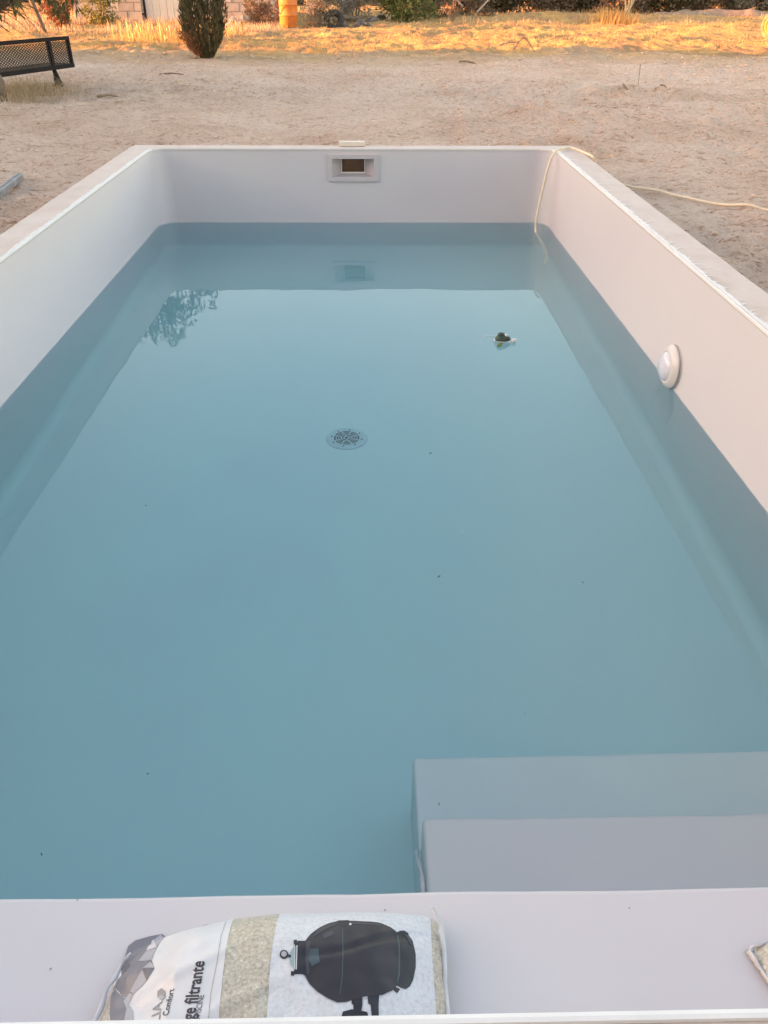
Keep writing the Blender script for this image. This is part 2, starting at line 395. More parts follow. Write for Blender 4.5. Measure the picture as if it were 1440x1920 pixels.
# shelf and steps in the near end, soft edges
def softbox(x0, x1, y0, y1, z0, z1, bev=.014):
    return box(((x0+x1)/2, (y0+y1)/2, (z0+z1)/2), (x1-x0, y1-y0, z1-z0), bev=bev)
SH = .17
def slab(name, x0, x1, y0, y1, z0, z1, seed, bev=.014):
    """a block of the entry steps with a slightly wavy liner-covered front edge"""
    nx = 40; prof = []
    for t in np.linspace(0, pi/2, 6): prof.append((y1-bev+bev*sin(t), z1-bev+bev*cos(t)))
    P = [(y0, z1)]+prof+[(y1, z0)]
    bm = bmesh.new(); R_ = []
    for i in range(nx+1):
        x = x0+(x1-x0)*i/nx; wv = .0025*mnoise.noise(Vector((x*3, seed, 0)))+.0012*mnoise.noise(Vector((x*11, seed, 3)))
        e = 0 if 0 < i < nx else 0
        R_.append([bm.verts.new((x, yy+(wv if j else 0), zz+wv*.5)) for j, (yy, zz) in enumerate(P)])
    for i in range(nx):
        for j in range(len(P)-1): bm.faces.new((R_[i][j], R_[i+1][j], R_[i+1][j+1], R_[i][j+1]))
    # end cap with a rounded arris
    for R2, s in ((R_[0], -1), (R_[-1], 1)):
        cap = [v for v in R2]+[bm.verts.new((R2[0].co.x, y0, z0))]
        bm.faces.new(cap)
    bmesh.ops.recalc_face_normals(bm, faces=bm.faces)
    ed = [e for e in bm.edges if abs(e.verts[0].co.x-x0) < 1e-5 and abs(e.verts[1].co.x-x0) < 1e-5 and min(v.co.z for v in e.verts) > z0+.01]
    bmesh.ops.bevel(bm, geom=ed, offset=bev*.8, segments=3, profile=.5, affect='EDGES')
    return obj(name, bm, 'liner', pool, smooth=True)
slab('shelf', IX0-.01, IX1+.01, IY0-.01, .882, FLOOR-.02, SH, 1)
slab('step', .128, IX1+.012, .80, 1.205, FLOOR-.03, -.08, 5)
slab('step', .128-.004, IX1+.014, .81, 1.524, FLOOR-.04, -.33, 9)
# glue fold along the left side of the steps
fold = smoothpts([(.122,.885,-.13), (.117,.95,-.12), (.121,1.06,-.125), (.114,1.15,-.2), (.120,1.21,-.3)], 6)
obj('liner_fold', tube(fold, [.003+.004*abs(sin(i*.7)) for i in range(len(fold))], 6), 'liner', pool, smooth=True)

# coping: flat concrete ring with an outer face down into the ground
def ring_mesh():
    bm = bmesh.new(); I0 = plan(.004)
    def outer(x, y):
        # nearest point on the outer rectangle, corner points pushed into the corners
        cxm, cym = (IX0+IX1)/2, (IY0+IY1)/2
        if y > IY1-rc-.001 and (x > IX1-rc-.001 or x < IX0+rc+.001):
            sx = 1 if x > 0 else -1
            cc = (IX1-rc, IY1-rc) if sx > 0 else (IX0+rc, IY1-rc)
            dx, dy = x-cc[0], y-cc[1]; ox = (PX1 if sx > 0 else PX0)-cc[0]; oy = PY1-cc[1]
            k = min(abs(ox)/max(abs(dx), 1e-9), abs(oy)/max(abs(dy), 1e-9)); return cc[0]+dx*k, cc[1]+dy*k
        if y <= IY0+.01: return (PX1 if x > 0 else PX0), PY0
        if abs(x-IX1) < .02: return PX1, y
        if abs(x-IX0) < .02: return PX0, y
        return x, PY1
    # denser so that edges can be slightly uneven
    P = []; n0 = len(I0)
    for k in range(n0):
        p, q = I0[k], I0[(k+1)%n0]; L = math.dist(p, q); m = max(1, int(L/.12))
        for j in range(m): P.append((p[0]+(q[0]-p[0])*j/m, p[1]+(q[1]-p[1])*j/m))
    rows = []
    for (x, y) in P:
        ox, oy = outer(x, y); w1 = .004*mnoise.noise(Vector((x*4, y*4, 2)))+.003*mnoise.noise(Vector((x*13, y*13, 2))); h1 = .002*mnoise.noise(Vector((x*2, y*2, 7)))
        d = Vector((ox-x, oy-y, 0)); L = d.length; d.normalize()
        o = Vector((ox, oy, 0))+d*w1; i_ = Vector((x, y, 0))
        rows.append([bm.verts.new(i_+Vector((0,0,RIM-.03))), bm.verts.new(i_+Vector((0,0,RIM-.004))), bm.verts.new(i_+d*.004+Vector((0,0,RIM+h1*.3))),
                     bm.verts.new(i_+d*L*.5+Vector((0,0,RIM+h1))), bm.verts.new(o-d*.008+Vector((0,0,RIM+h1))), bm.verts.new(o+Vector((0,0,RIM-.009+h1))), bm.verts.new(o+Vector((0,0,RIM-.9)))])
    for i in range(len(rows)):
        A, B = rows[i], rows[(i+1)%len(rows)]
        for j in range(6): bm.faces.new((A[j], A[j+1], B[j+1], B[j]))
    bmesh.ops.recalc_face_normals(bm, faces=bm.faces)
    return bm
obj('coping', ring_mesh(), 'concrete', pool, smooth=False)

# liner rail: double white lip just inside the edge; ragged line of white filler beside it on the concrete
def strip(path, prof, name, mat, wob=None):
    """sweep a profile (outwards, z) along straight inner edges; path = (x, y, outward dir)"""
    bm = bmesh.new(); rows = []
    for (x, y, dx, dy) in path:
        rows.append([bm.verts.new((x+dx*o, y+dy*o, RIM+z)) for o, z in (prof if wob is None else wob(x, y, prof))])
    for i in range(len(rows)-1):
        for j in range(len(rows[0])-1): bm.faces.new((rows[i][j], rows[i+1][j], rows[i+1][j+1], rows[i][j+1]))
    bmesh.ops.recalc_face_normals(bm, faces=bm.faces)
    return obj(name, bm, mat, pool)
def edge_path(side, step=.05):
    P = []
    if side == 'right': P = [(IX1, y, 1, 0) for y in np.arange(IY0, IY1-rc, step)]
    if side == 'left': P = [(IX0, y, -1, 0) for y in np.arange(IY0, IY1-rc, step)]
    if side == 'far': P = [(x, IY1, 0, 1) for x in np.arange(IX1-rc, IX0+rc, -step)]
    return P
def corner_path(s, full=1.0):
    cx_, cy_ = (IX1-rc if s > 0 else IX0+rc), IY1-rc
    return [(cx_+s*rc*cos(a), cy_+rc*sin(a), s*cos(a), sin(a)) for a in np.linspace(0, pi/2*full, 9)]
full = edge_path('right')+corner_path(1)+edge_path('far')+corner_path(-1)[::-1]+edge_path('left')[::-1]
strip(full, [(-.002,-.016), (-.004,-.012), (-.004,-.001), (-.002,.002), (.001,.002), (.002,-.003)], 'liner_rail', 'light_plastic')
strip(full, [(.0015,.0012), (.0052,.0012)], 'rail_gap', 'dark_slot')
near = [(x, IY0, 0, -1) for x in np.arange(IX0, IX1, .05)]
strip(near, [(-.003,-.016), (-.006,-.012), (-.006,.002), (0,.005), (.006,.005), (.008,.001)], 'liner_rail', 'white_pvc')
for side, s in (('right', 1), ('left', -1)):
    p = edge_path(side)+corner_path(s, .35)
    strip(p, [(-.0045,-.008), (-.006,.001), (-.004,.005), (-.001,.0055), (.001,.003)], 'rail_lip', 'white_pvc')
    def wob(x, y, prof, s=s):
        t = Vector((x*1.7, y*7.0, s*5)); a = mnoise.noise(t); b = mnoise.noise(t*4.1); c = mnoise.noise(t*11)
        wd = .019+.006*a+.005*b+.004*c+(.020*max(0, mnoise.noise(Vector((s, y*9, 4)))-.22) if s > 0 else 0)
        wd = max(.009, wd*(1.45 if s > 0 else 1.15))
        return [(.0055,.0005), (.006,.003+.0012*b), (.010,.0042+.001*c), (wd*.7,.0036), (wd,.0012), (wd+.001,-.001)]
    pp = []
    fine = np.arange(.5, IY1-rc, .012)
    pp = [((IX1 if s > 0 else IX0), y, s, 0) for y in fine]+corner_path(s, .3)[1:]
    strip(pp, [], 'filler_line', 'mortar', wob)
# thin smears of filler pulled out over the right coping
bm = bmesh.new()
for k in range(95):
    y = random.uniform(1.6, 6.6); L = random.choice([random.uniform(.02,.05), random.uniform(.02,.04), random.uniform(.06,.11)]); w_ = random.uniform(.003,.010); sk = random.uniform(-.6,.9)
    x0 = IX1+.010+random.uniform(0,.008); z = RIM+.0038
    P = [(x0, y-w_), (x0+L*.5, y+L*.5*sk-w_*.5), (x0+L, y+L*sk), (x0+L*.45, y+L*.5*sk+w_*.6), (x0, y+w_)]
    bm.faces.new([bm.verts.new((px, py, z-(px-x0)*.012)) for px, py in P])
bmesh.ops.recalc_face_normals(bm, faces=bm.faces)
so_ = obj('filler_smear', bm, 'mortar', pool); so_['kind'] = 'stuff'

# ---- skimmer
sk = obj('skimmer_frame', bmesh.new(), 'grey_plastic', pool)
bm = bmesh.new()
FX0, FX1, FZ0, FZ1 = -.323, .093, .334, .543; fy = IY1
def add_frame(bm, X0, X1, Z0, Z1, x0, x1, z0, z1, y0, y1, bev=.003):
    add_box(bm, Vector(((X0+X1)/2, (y0+y1)/2, (Z1+z1)/2)), (X1-X0, y1-y0, Z1-z1), bev=bev)
    add_box(bm, Vector(((X0+X1)/2, (y0+y1)/2, (Z0+z0)/2)), (X1-X0, y1-y0, z0-Z0), bev=bev)
    add_box(bm, Vector(((X0+x0)/2, (y0+y1)/2+.0005, (z0+z1)/2)), (x0-X0, y1-y0-.001, z1-z0+.006), bev=bev)
    add_box(bm, Vector(((X1+x1)/2, (y0+y1)/2+.0005, (z0+z1)/2)), (X1-x1, y1-y0-.001, z1-z0+.006), bev=bev)
add_frame(bm, FX0, FX1, FZ0, FZ1, SX0+.004, SX1-.004, SZ0+.004, SZ1-.004, fy-.016, fy+.004)
bm.to_mesh(sk.data); bm.free()
# throat: tapering funnel of four walls
bm = bmesh.new()
a0 = [(SX0, fy, SZ0), (SX1, fy, SZ0), (SX1, fy, SZ1), (SX0, fy, SZ1)]
b0 = [(-.219, fy+.09, SZ0+.018), (-.020, fy+.09, SZ0+.018), (-.020, fy+.09, SZ1), (-.219, fy+.09, SZ1)]
va = [bm.verts.new(p) for p in a0]; vb = [bm.verts.new(p) for p in b0]
for k in range(4): bm.faces.new((va[k], va[(k+1)%4], vb[(k+1)%4], vb[k]))
obj('skimmer_throat', bm, 'grey_plastic', pool)
bm = bmesh.new()
add_box(bm, Vector((-.1195, fy+.083, SZ0+.024)), (.206, .010, .012)); add_box(bm, Vector((-.217, fy+.083, SZ0+.089)), (.008, .010, .118)); add_box(bm, Vector((-.022, fy+.083, SZ0+.089)), (.008, .010, .118))
obj('skimmer_gate', bm, 'rim_grey', pool)
bm = bmesh.new()
va = [bm.verts.new(p) for p in b0]; vb = [bm.verts.new((x, fy+.150, z-(.07 if z < .4 else 0))) for x, y, z in b0]
for k in range(4): bm.faces.new((va[k], va[(k+1)%4], vb[(k+1)%4], vb[k]))
bm.faces.new(vb); obj('skimmer_well', bm, 'skimmer_dark', pool)

# ---- pool light on the right wall
LM = Matrix.Translation((IX1, 3.655, .102)) @ Matrix.Rotation(-pi/2, 4, 'Y')
lt = obj('pool_light', lathe([(.102,-.004), (.108,0), (.110,.006), (.108,.010), (.108,.013), (.110,.016), (.109,.021), (.105,.026), (.096,.036), (.086,.043), (.078,.046), (.075,.045), (.074,.042)], 64, LM), 'light_plastic', pool, smooth=True)
obj('shadow_gap', lathe([(.1105,.0105), (.1112,.0118), (.1105,.0130)], 64, LM), 'dark_slot', lt, smooth=True)
obj('lens', lathe([(.075,.043), (.070,.052), (.058,.062), (.040,.070), (.020,.074), (0,.075)], 48, LM), 'lens', lt, smooth=True)

# ---- floor drain with slotted grate
DC = Vector((-.121, 3.733, FLOOR))
dr = obj('floor_drain', lathe([(.112,.001), (.111,.005), (.104,.009), (.080,.011), (.078,.013), (0,.013)], 56, Matrix.Translation(DC)), 'drain_plastic', pool, smooth=False)
def ring_slot(r0, r1, a0, a1, z, n=8):
    bm = bmesh.new(); A = []; B = []
    for k in range(n+1):
        a = a0+(a1-a0)*k/n; A.append(bm.verts.new((DC.x+r0*cos(a), DC.y+r0*sin(a), z))); B.append(bm.verts.new((DC.x+r1*cos(a), DC.y+r1*sin(a), z)))
    for k in range(n): bm.faces.new((A[k], B[k], B[k+1], A[k+1]))
    return bm
zt = FLOOR+.0138
for r, nseg in ((.064, 8), (.050, 8), (.037, 8), (.023, 4)):
    for k in range(nseg):
        a0 = 2*pi*k/nseg+.10+(.2 if nseg == 4 else pi/8); obj('slot', ring_slot(r-.0045, r+.0045, a0, a0+2*pi/nseg-.0065/r, zt), 'dark_slot', dr)
obj('slot', ring_slot(0.0, .0105, 0, 2*pi, zt, 20), 'dark_slot', dr)
for k in range(8):
    a = 2*pi*k/8+pi/8+.2; rr = .083
    obj('screw', lathe([(.0045,0), (.0045,.0045), (0,.005)], 10, Matrix.Translation(DC+Vector((rr*cos(a), rr*sin(a), .011)))), 'dark_slot', dr)

# ---- water
wb = box(((IX0+IX1)/2, (IY0+IY1)/2-.01, -.45), (IX1-IX0+.14, IY1-IY0+.10, .9))
water = tag(obj('water', wb, 'water'), 'still blue water half filling the grey pool', kind='structure')

# ------------------------------------------------------------------ things at the pool
# garden hose
hose = [at(1475,410)+Vector((.25,-.1,.012)), at(1440,404)+Vector((0,0,.014)), at(1400,399)+Vector((0,0,.02)), at(1362,391)+Vector((0,0,.016)), at(1325,382)+Vector((0,0,.022)), at(1296,375)+Vector((0,0,.02)),
        at(1260,364)+Vector((0,0,.018)), at(1235,359)+Vector((0,0,.03)), at(1205,354)+Vector((0,0,.03)), at(1180,351)+Vector((0,0,.03)), Vector((1.93,6.80,.40)), Vector((1.80,6.62,.52)), Vector((1.752,6.55,.60)),
        Vector((1.72,6.70,.606)), Vector((1.705,6.86,.602)), Vector((1.67,6.94,.602)), Vector((1.61,6.93,.602)), Vector((1.555,6.87,.606)), Vector((1.50,6.80,.585)), Vector((1.453,6.74,.49)), Vector((1.43,6.72,.36)), Vector((1.412,6.72,.22)), Vector((1.40,6.72,.08)),
        Vector((1.402,6.68,-.02)), Vector((1.42,6.58,-.12)), Vector((1.43,6.40,-.20)), Vector((1.40,6.16,-.21)), Vector((1.35,5.98,-.19)), Vector((1.33,5.94,-.17))]
tag(obj('garden_hose', tube(smoothpts(hose, 8), .0095, 10), 'hose', smooth=True), 'cream garden hose lying on the sand and hanging over the far right pool corner', 'hose')
tag(obj('lidded_block', box((-.125, 7.128, RIM+.020), (.215, .072, .034), bev=.003), 'wood'), 'small cream block on the far pool edge above the skimmer', 'block')
# steel bar lying on the sand at the left
p1 = at(41,343)+Vector((0,0,.05)); p0 = at(0,376)+Vector((0,0,.05)); p0 = p1+(p0-p1)*3.2; p1.z = p0.z = G0+.055
dd = (p1-p0).normalized(); rot = dd.to_track_quat('X', 'Z').to_matrix()
bm = bmesh.new(); mid = (p0+p1)/2; L = (p1-p0).length
prof = [(-.024,.0),(.024,.0),(.024,.042),(.018,.048),(-.018,.048),(-.024,.042)]
A = [bm.verts.new(p0+rot@Vector((0,a,b-.03))) for a, b in prof]; B = [bm.verts.new(p1+rot@Vector((0,a,b-.03))) for a, b in prof]
for k in range(6): bm.faces.new((A[k], A[(k+1)%6], B[(k+1)%6], B[k]))
bm.faces.new(A); bm.faces.new(B); bmesh.ops.recalc_face_normals(bm, faces=bm.faces)
bar = obj('steel_profile', bm, 'steel'); tag(bar, 'grey galvanised steel profile lying on the sand left of the pool', 'metal bar')
obj('inner_lip', box(tuple((p0+p1)/2+Vector((-.004,.004,.022))), (L*.985, .012, .008), rot), 'steel', bar)

# floating turtle
def ell(c, r, seg=16, rot=None):
    bm = bmesh.new(); bmesh.ops.create_uvsphere(bm, u_segments=seg, v_segments=seg//2+2, radius=1)
    m = Matrix.Translation(c) @ (rot.to_4x4() if rot else Matrix.Identity(4)) @ Matrix.Diagonal((*r, 1)); bm.transform(m); return bm
TC = Vector((.768, 4.258, 0))
tt = thing('toy_turtle', 'small floating turtle with dark shell and white head carrying a smaller one', 'floating toy', TC, 0)
bm = ell(Vector((0,0,.010)), (.046,.032,.032), 20)
for v in bm.verts:
    v.co.z = max(v.co.z, .008); v.co += v.co.normalized()*.0025*mnoise.noise(v.co*120)
obj('shell', bm, 'turtle_shell', tt, smooth=True)
bm = bmesh.new()
for c, r in ((Vector((0,0,.007)), (.045,.033,.008)), (Vector((.036,-.014,.004)), (.014,.011,.006)), (Vector((-.042,.0,.009)), (.010,.008,.006))):
    b2 = ell(c, r, 14); tmp = bpy.data.meshes.new('tmp'); b2.to_mesh(tmp); b2.free(); bm.from_mesh(tmp); bpy.data.meshes.remove(tmp)
obj('underbody', bm, 'turtle_white', tt, smooth=True)
bm = ell(Vector((.062,-.012,.010)), (.019,.013,.012), 16); obj('head', bm, 'turtle_white', tt, smooth=True)
for s in (-1, 1): obj('eye', ell(Vector((.064,-.012+s*.0125,.013)), (.0022,.0022,.0022), 8), 'black', tt, smooth=True)
bm = ell(Vector((-.010,.0,.040)), (.021,.016,.013), 14); obj('small_shell', bm, 'turtle_shell', tt, smooth=True)
obj('small_head', ell(Vector((.019,-.006,.037)), (.011,.009,.010), 12), 'turtle_white', tt, smooth=True)
obj('probe', lathe([(.011,0), (.012,-.02), (.012,-.075), (.007,-.085), (0,-.086)], 14, Matrix.Rotation(R(14),4,'Y')), 'yellow_plastic', tt, smooth=True)
tag(obj('string', tube(smoothpts([(.676,4.34,.001), (.695,4.335,.002), (.715,4.338,.001), (.732,4.332,.002), (.735,4.33,-.01)], 5), .0022, 6), 'string'), 'short white string floating left of the turtle', 'string')

# ------------------------------------------------------------------ bag of filter glass on the shelf
def interp(x, xs_, ys_): return float(np.interp(x, xs_, ys_))
BYN = .490
def bag_back(X): return interp(X, [-.50,-.47,-.44,-.39,-.26,-.18,-.05,.05,.11,.135,.15], [.735,.752,.770,.794,.820,.826,.829,.829,.826,.805,.780])
def bag_left(Y): return -.502+.045*(Y-BYN)/.27
def bag_z(X, Y):
    v = (Y-BYN)/(bag_back(X)-BYN); xl = bag_left(Y); u = (X-xl)/(.136-xl)
    v = min(max(v, 0), 1); u = min(max(u, 0), 1)
    pv = (1-abs(2*v-1)**3.2)**.62; pu = (1-abs(2*u-1)**5)**.6
    th = interp(X, [-.5,-.42,-.34,-.2,.0,.1], [.035,.062,.094,.104,.099,.086])
    z = th*pv*pu
    z -= .006*pv*math.exp(-((Y-.735-.03*sin(X*14))/.006)**2)*math.exp(-((X-.02)/.13)**4)
    # creases fan out of the crumpled left end
    k = math.exp(-max(0, X+.50)/.16)
    q = Vector((X*9, Y*16+X*7, 1)); z += k*.018*pv*mnoise.noise(q)+.0075*pv*mnoise.noise(Vector((X*9, Y*9, 4)))+.0026*pv*mnoise.noise(Vector((X*34, Y*30, 9)))
    z += .015*k*pv*abs(mnoise.noise(Vector((X*6+3, Y*22+X*16, 2))))
    d = (Y-.70)-(X+.30)*.42; z += .006*math.exp(-(d/.012)**2)*math.exp(-((X+.32)/.10)**2)
    d = (Y-.64)-(X+.22)*.45; z += .005*math.exp(-(d/.010)**2)*math.exp(-((X+.22)/.12)**2)
    return SH+.002+max(z, 0)
def bag_hit(px, py, eps=.0):
    d = FW+RT*((px-720)/F_PX)-UP*((py-960)/F_PX); z = .24
    for _ in range(14):
        t = (z-H)/d.z; z = .5*z+.5*bag_z(d.x*t, d.y*t)
    t = (z-H)/d.z; return d.x*t, d.y*t
def flat(name, c, rough=.30, var=.04):
    return mottled(name, (c[0]*(1-var), c[1]*(1-var), c[2]*(1-var), 1), (*c[:3], 1), 20, rough, .0008, 45, .45)
MAT['p_white'] = flat('white_print', (.70,.69,.70))
MAT['p_grey'] = flat('grey_print', srgb(128,126,133)); MAT['p_mid'] = flat('mid_grey_print', srgb(172,171,178)); MAT['p_dk'] = flat('dark_grey_print', srgb(104,102,110))
MAT['p_lt'] = flat('light_grey_print', srgb(208,205,210)); MAT['p_text'] = flat('charcoal_text', srgb(70,62,66)); MAT['p_black'] = flat('charcoal_print', srgb(52,48,54), .42)
MAT['p_black2'] = flat('deep_charcoal_print', srgb(44,42,50), .42); MAT['p_teal'] = flat('slate_print', srgb(74,86,92), .42); MAT['p_sheen'] = flat('dark_slate_print', srgb(68,68,76), .42); MAT['p_logo'] = flat('logo_grey_print', srgb(146,142,146)); MAT['p_clear'] = flat('clear_dome_print', srgb(150,170,175), .4)
def sandbag():
    m, nt, b = base_mat('glass_sand_in_film', .42, .5); v = coords(nt)
    c = nramp(nt, nnoise(nt, v, 160, 3, .7), [(.30, (.34,.29,.22,1)), (.48, (.52,.46,.37,1)), (.62, (.60,.54,.45,1)), (.72, (.86,.82,.74,1))])
    nt.links.new(c, b.inputs['Base Color']); b.inputs['Coat Weight'].default_value = .3; b.inputs['Coat Roughness'].default_value = .25
    p = nbump(nt, b, nnoise(nt, v, 170, 3, .7), .002); nbump(nt, b, nnoise(nt, v, 14, 4), .012, .5, p); return m
MAT['sandbag'] = sandbag()
def panelmat():
    m, nt, b = base_mat('white_panel_print', .42, .45); v = coords(nt)
    c = nramp(nt, nnoise(nt, v, 140, 3, .7), [(.36, (.58,.57,.60,1)), (.5, (.66,.655,.68,1)), (.68, (.70,.70,.72,1)), (.76, (.9,.9,.92,1))])
    nt.links.new(c, b.inputs['Base Color']); nbump(nt, b, nnoise(nt, v, 60, 3), .002); return m
MAT['p_panel'] = panelmat()
bag = thing('filter_glass_bag', 'full bag of filter glass printed with a black pool filter, on the pale shelf', 'bag', (0,0,0))
NU, NV = 190, 84
bm = bmesh.new(); grid = []
for i in range(NU+1):
    rowv = []
    for j in range(NV+1):
        v = .5-.5*cos(pi*j/NV); u = i/NU
        X0_ = -.5+.636*u; Y = BYN+v*(bag_back(X0_)-BYN); xl = bag_left(Y); X = xl+(.136-xl)*u
        Y = BYN+v*(bag_back(X)-BYN)
        rowv.append(bm.verts.new((X, Y, bag_z(X, Y))))
    grid.append(rowv)
for i in range(NU):
    for j in range(NV): bm.faces.new((grid[i][j], grid[i+1][j], grid[i+1][j+1], grid[i][j+1]))
bd = [grid[i][0] for i in range(NU+1)]+[grid[NU][j] for j in range(1, NV+1)]+[grid[i][NV] for i in range(NU-1, -1, -1)]+[grid[0][j] for j in range(NV-1, 0, -1)]
lowv = [bm.verts.new((v.co.x, v.co.y, SH+.001)) for v in bd]
for k in range(len(bd)):
    k2 = (k+1) % len(bd); bm.faces.new((bd[k2], bd[k], lowv[k], lowv[k2]))
obj('film_body', bm, 'sandbag', bag, smooth=True)
def drape(bm, level, cut=.007, it=6):
    bmesh.ops.triangulate(bm, faces=bm.faces)
    for _ in range(it):
        es = [e for e in bm.edges if e.calc_length() > cut]
        if not es: break
        bmesh.ops.subdivide_edges(bm, edges=es, cuts=1); bmesh.ops.triangulate(bm, faces=[f for f in bm.faces if len(f.verts) > 3])
    for v in bm.verts: v.co.z = bag_z(v.co.x, v.co.y)+.0007+level*.0005
    bmesh.ops.recalc_face_normals(bm, faces=bm.faces)
    for f in bm.faces:
        if f.normal.z < 0: f.normal_flip()
def decal(name, pts, mat, level, label=None):
    bm = bmesh.new(); P = [bag_hit(*p) for p in pts]
    bm.faces.new([bm.verts.new((x, y, 0)) for x, y in P]); drape(bm, level)
    o = obj(name, bm, mat, bag, smooth=True)
    if label: o['label'] = label
    return o
def edgeline(pts, n=5):
    out = []
    for a, b in zip(pts[:-1], pts[1:]): out += [(a[0]+(b[0]-a[0])*k/n, a[1]+(b[1]-a[1])*k/n) for k in range(n)]
    return out+[pts[-1]]
def sheet(name, L, Rr, mat, level):
    """printed area between a left and a right line, given from back to front, followed over the hidden near side too"""
    n = 48; bm = bmesh.new(); rows = []
    Lw = [bag_hit(*p) for p in L]; Rw = [bag_hit(*p) for p in Rr]
    def onl(W, Y):
        ys_ = [p[1] for p in W][::-1]; xs_ = [p[0] for p in W][::-1]
        if Y < ys_[0]: return xs_[0]+(xs_[1]-xs_[0])/(ys_[1]-ys_[0])*(Y-ys_[0])*.3
        return float(np.interp(Y, ys_, xs_))
    m = 60
    for j in range(n+1):
        t = j/n; row = []
        for i in range(m+1):
            s = i/m
            Y = .5+t*(.80-.5); xl, xr = onl(Lw, Y), onl(Rw, Y); X = xl+(xr-xl)*s
            Yb = bag_back(X)-.006; Y = .5+t*(Yb-.5); xl, xr = onl(Lw, Y), onl(Rw, Y); X = xl+(xr-xl)*s
            row.append(bm.verts.new((X, Y, bag_z(X, Y)+.0007+level*.0005)))
        rows.append(row)
    for j in range(n):
        for i in range(m): bm.faces.new((rows[j][i], rows[j][i+1], rows[j+1][i+1], rows[j+1][i]))
    return obj(name, bm, mat, bag, smooth=True)
z1 = lambda x, y: (170+x/5.333, 1690+y/5.333)
z2 = lambda x, y: (500+x/4, 1690+y/4)
gl = [z1(*p) for p in ((450,392),(375,450),(345,560),(400,650),(300,750),(225,870),(200,980),(190,1100),(200,1225))]
gr_ = [z1(*p) for p in ((745,340),(690,420),(655,480),(610,590),(640,670),(560,800),(430,930),(380,1030),(425,1100),(435,1225))]
dash = [(424,1728),(415,1755),(407,1805),(395,1865),(391,1915)]
wr = [(436,1728),(422,1795),(410,1915)]
sheet('white_print', [gl[0]]+gl[1:3]+gl[5:], wr, 'p_white', 0)
sheet('picture_panel', [(521,1724),(507,1805),(500,1915)], [(806,1714),(810,1790),(819,1912)], 'p_panel', 0)
decal('grey_band', [z1(715,328), z1(590,352)]+gl+gr_[::-1], 'p_grey', 1)
for P, mt in ((((612,398),(636,385),(660,462),(558,495)), 'p_lt'), (((640,385),(700,335),(745,350),(690,420),(662,458)), 'p_mid'), (((660,470),(610,590),(475,600),(560,498)), 'p_mid'),
              (((600,605),(640,668),(522,672)), 'p_mid'), (((524,678),(640,674),(562,795)), 'p_dk'), (((515,690),(560,797),(520,845),(430,928),(395,905),(450,800)), 'p_mid'), (((390,920),(425,935),(380,1030),(425,1100),(435,1225),(330,1225),(360,1080),(330,1000)), 'p_mid'),
              (((345,560),(400,648),(310,745),(305,640)), 'p_dk')):
    decal('facet', [z1(*p) for p in P], mt, 2)
for a, b in zip(edgeline(dash, 16)[0:-1:1], edgeline(dash, 16)[1::1]):
    m_ = (a[0]*.45+b[0]*.55, a[1]*.45+b[1]*.55); w_ = .55
    bmd = bmesh.new(); P = [bag_hit(a[0]-w_, a[1]), bag_hit(a[0]+w_, a[1]), bag_hit(m_[0]+w_, m_[1]), bag_hit(m_[0]-w_, m_[1])]
    if 'dd_bm' not in globals(): dd_bm = bmesh.new()
    dd_bm.faces.new([dd_bm.verts.new((x, y, bag_z(x, y)+.0018)) for x, y in P]); bmd.free()
bmesh.ops.recalc_face_normals(dd_bm, faces=dd_bm.faces); obj('dashed_line', dd_bm, 'p_text', bag)
def text_on_bag(name, body, p_start, p_end, mat, level, hpx=None, bold=0.0, name_w=None):
    cu = bpy.data.curves.new(name, 'FONT'); cu.body = body; cu.size = 1; cu.offset = bold; cu.resolution_u = 3
    to = bpy.data.objects.new(name, cu); col.objects.link(to); dg = bpy.context.evaluated_depsgraph_get(); dg.update()
    me = bpy.data.meshes.new_from_object(to.evaluated_get(dg)); bpy.data.objects.remove(to); bpy.data.curves.remove(cu)
    bm = bmesh.new(); bm.from_mesh(me); bpy.data.meshes.remove(me)
    x0 = min(v.co.x for v in bm.verts); x1 = max(v.co.x for v in bm.verts); yh = max(v.co.y for v in bm.verts)
    A = Vector(bag_hit(*p_start)); B = Vector(bag_hit(*p_end)); d = B-A; L = d.length; s = L/(x1-x0); d.normalize(); nrm = Vector((-d.y, d.x))
    sy = s if hpx is None else hpx/yh
    for v in bm.verts:
        q = A+d*(v.co.x-x0)*s+nrm*v.co.y*sy; v.co = Vector((q.x, q.y, 0))
    drape(bm, level, .006, 4)
    return obj(name, bm, mat, bag, smooth=False)
text_on_bag('product_text', 'rge filtrante', (362,1923), (384,1803), 'p_text', 2, .0225, .022)
text_on_bag('product_text', 'DE PISCINE', (373,1926), (383,1866), 'p_text', 2, .0098, .0)
text_on_bag('logo_text', 'Comfort', (316,1904), (327,1854), 'p_text', 2, .0110, .012)
text_on_bag('logo_text', 'ALIA', (297,1938), (305,1877), 'p_logo', 2, .0165, .006)
text_on_bag('mark', 'CE', (383.5,1737), (395,1731.5), 'p_text', 2, .0085, .0)
hx = [(303+9.6*cos(a)*.92, 1865+11.5*sin(a)) for a in [pi/6+k*pi/3 for k in range(6)]]
decal('logo_hexagon', hx, 'p_logo', 2); decal('logo_hexagon', [hx[0], hx[1], hx[2], (303,1866)], 'p_mid', 3)
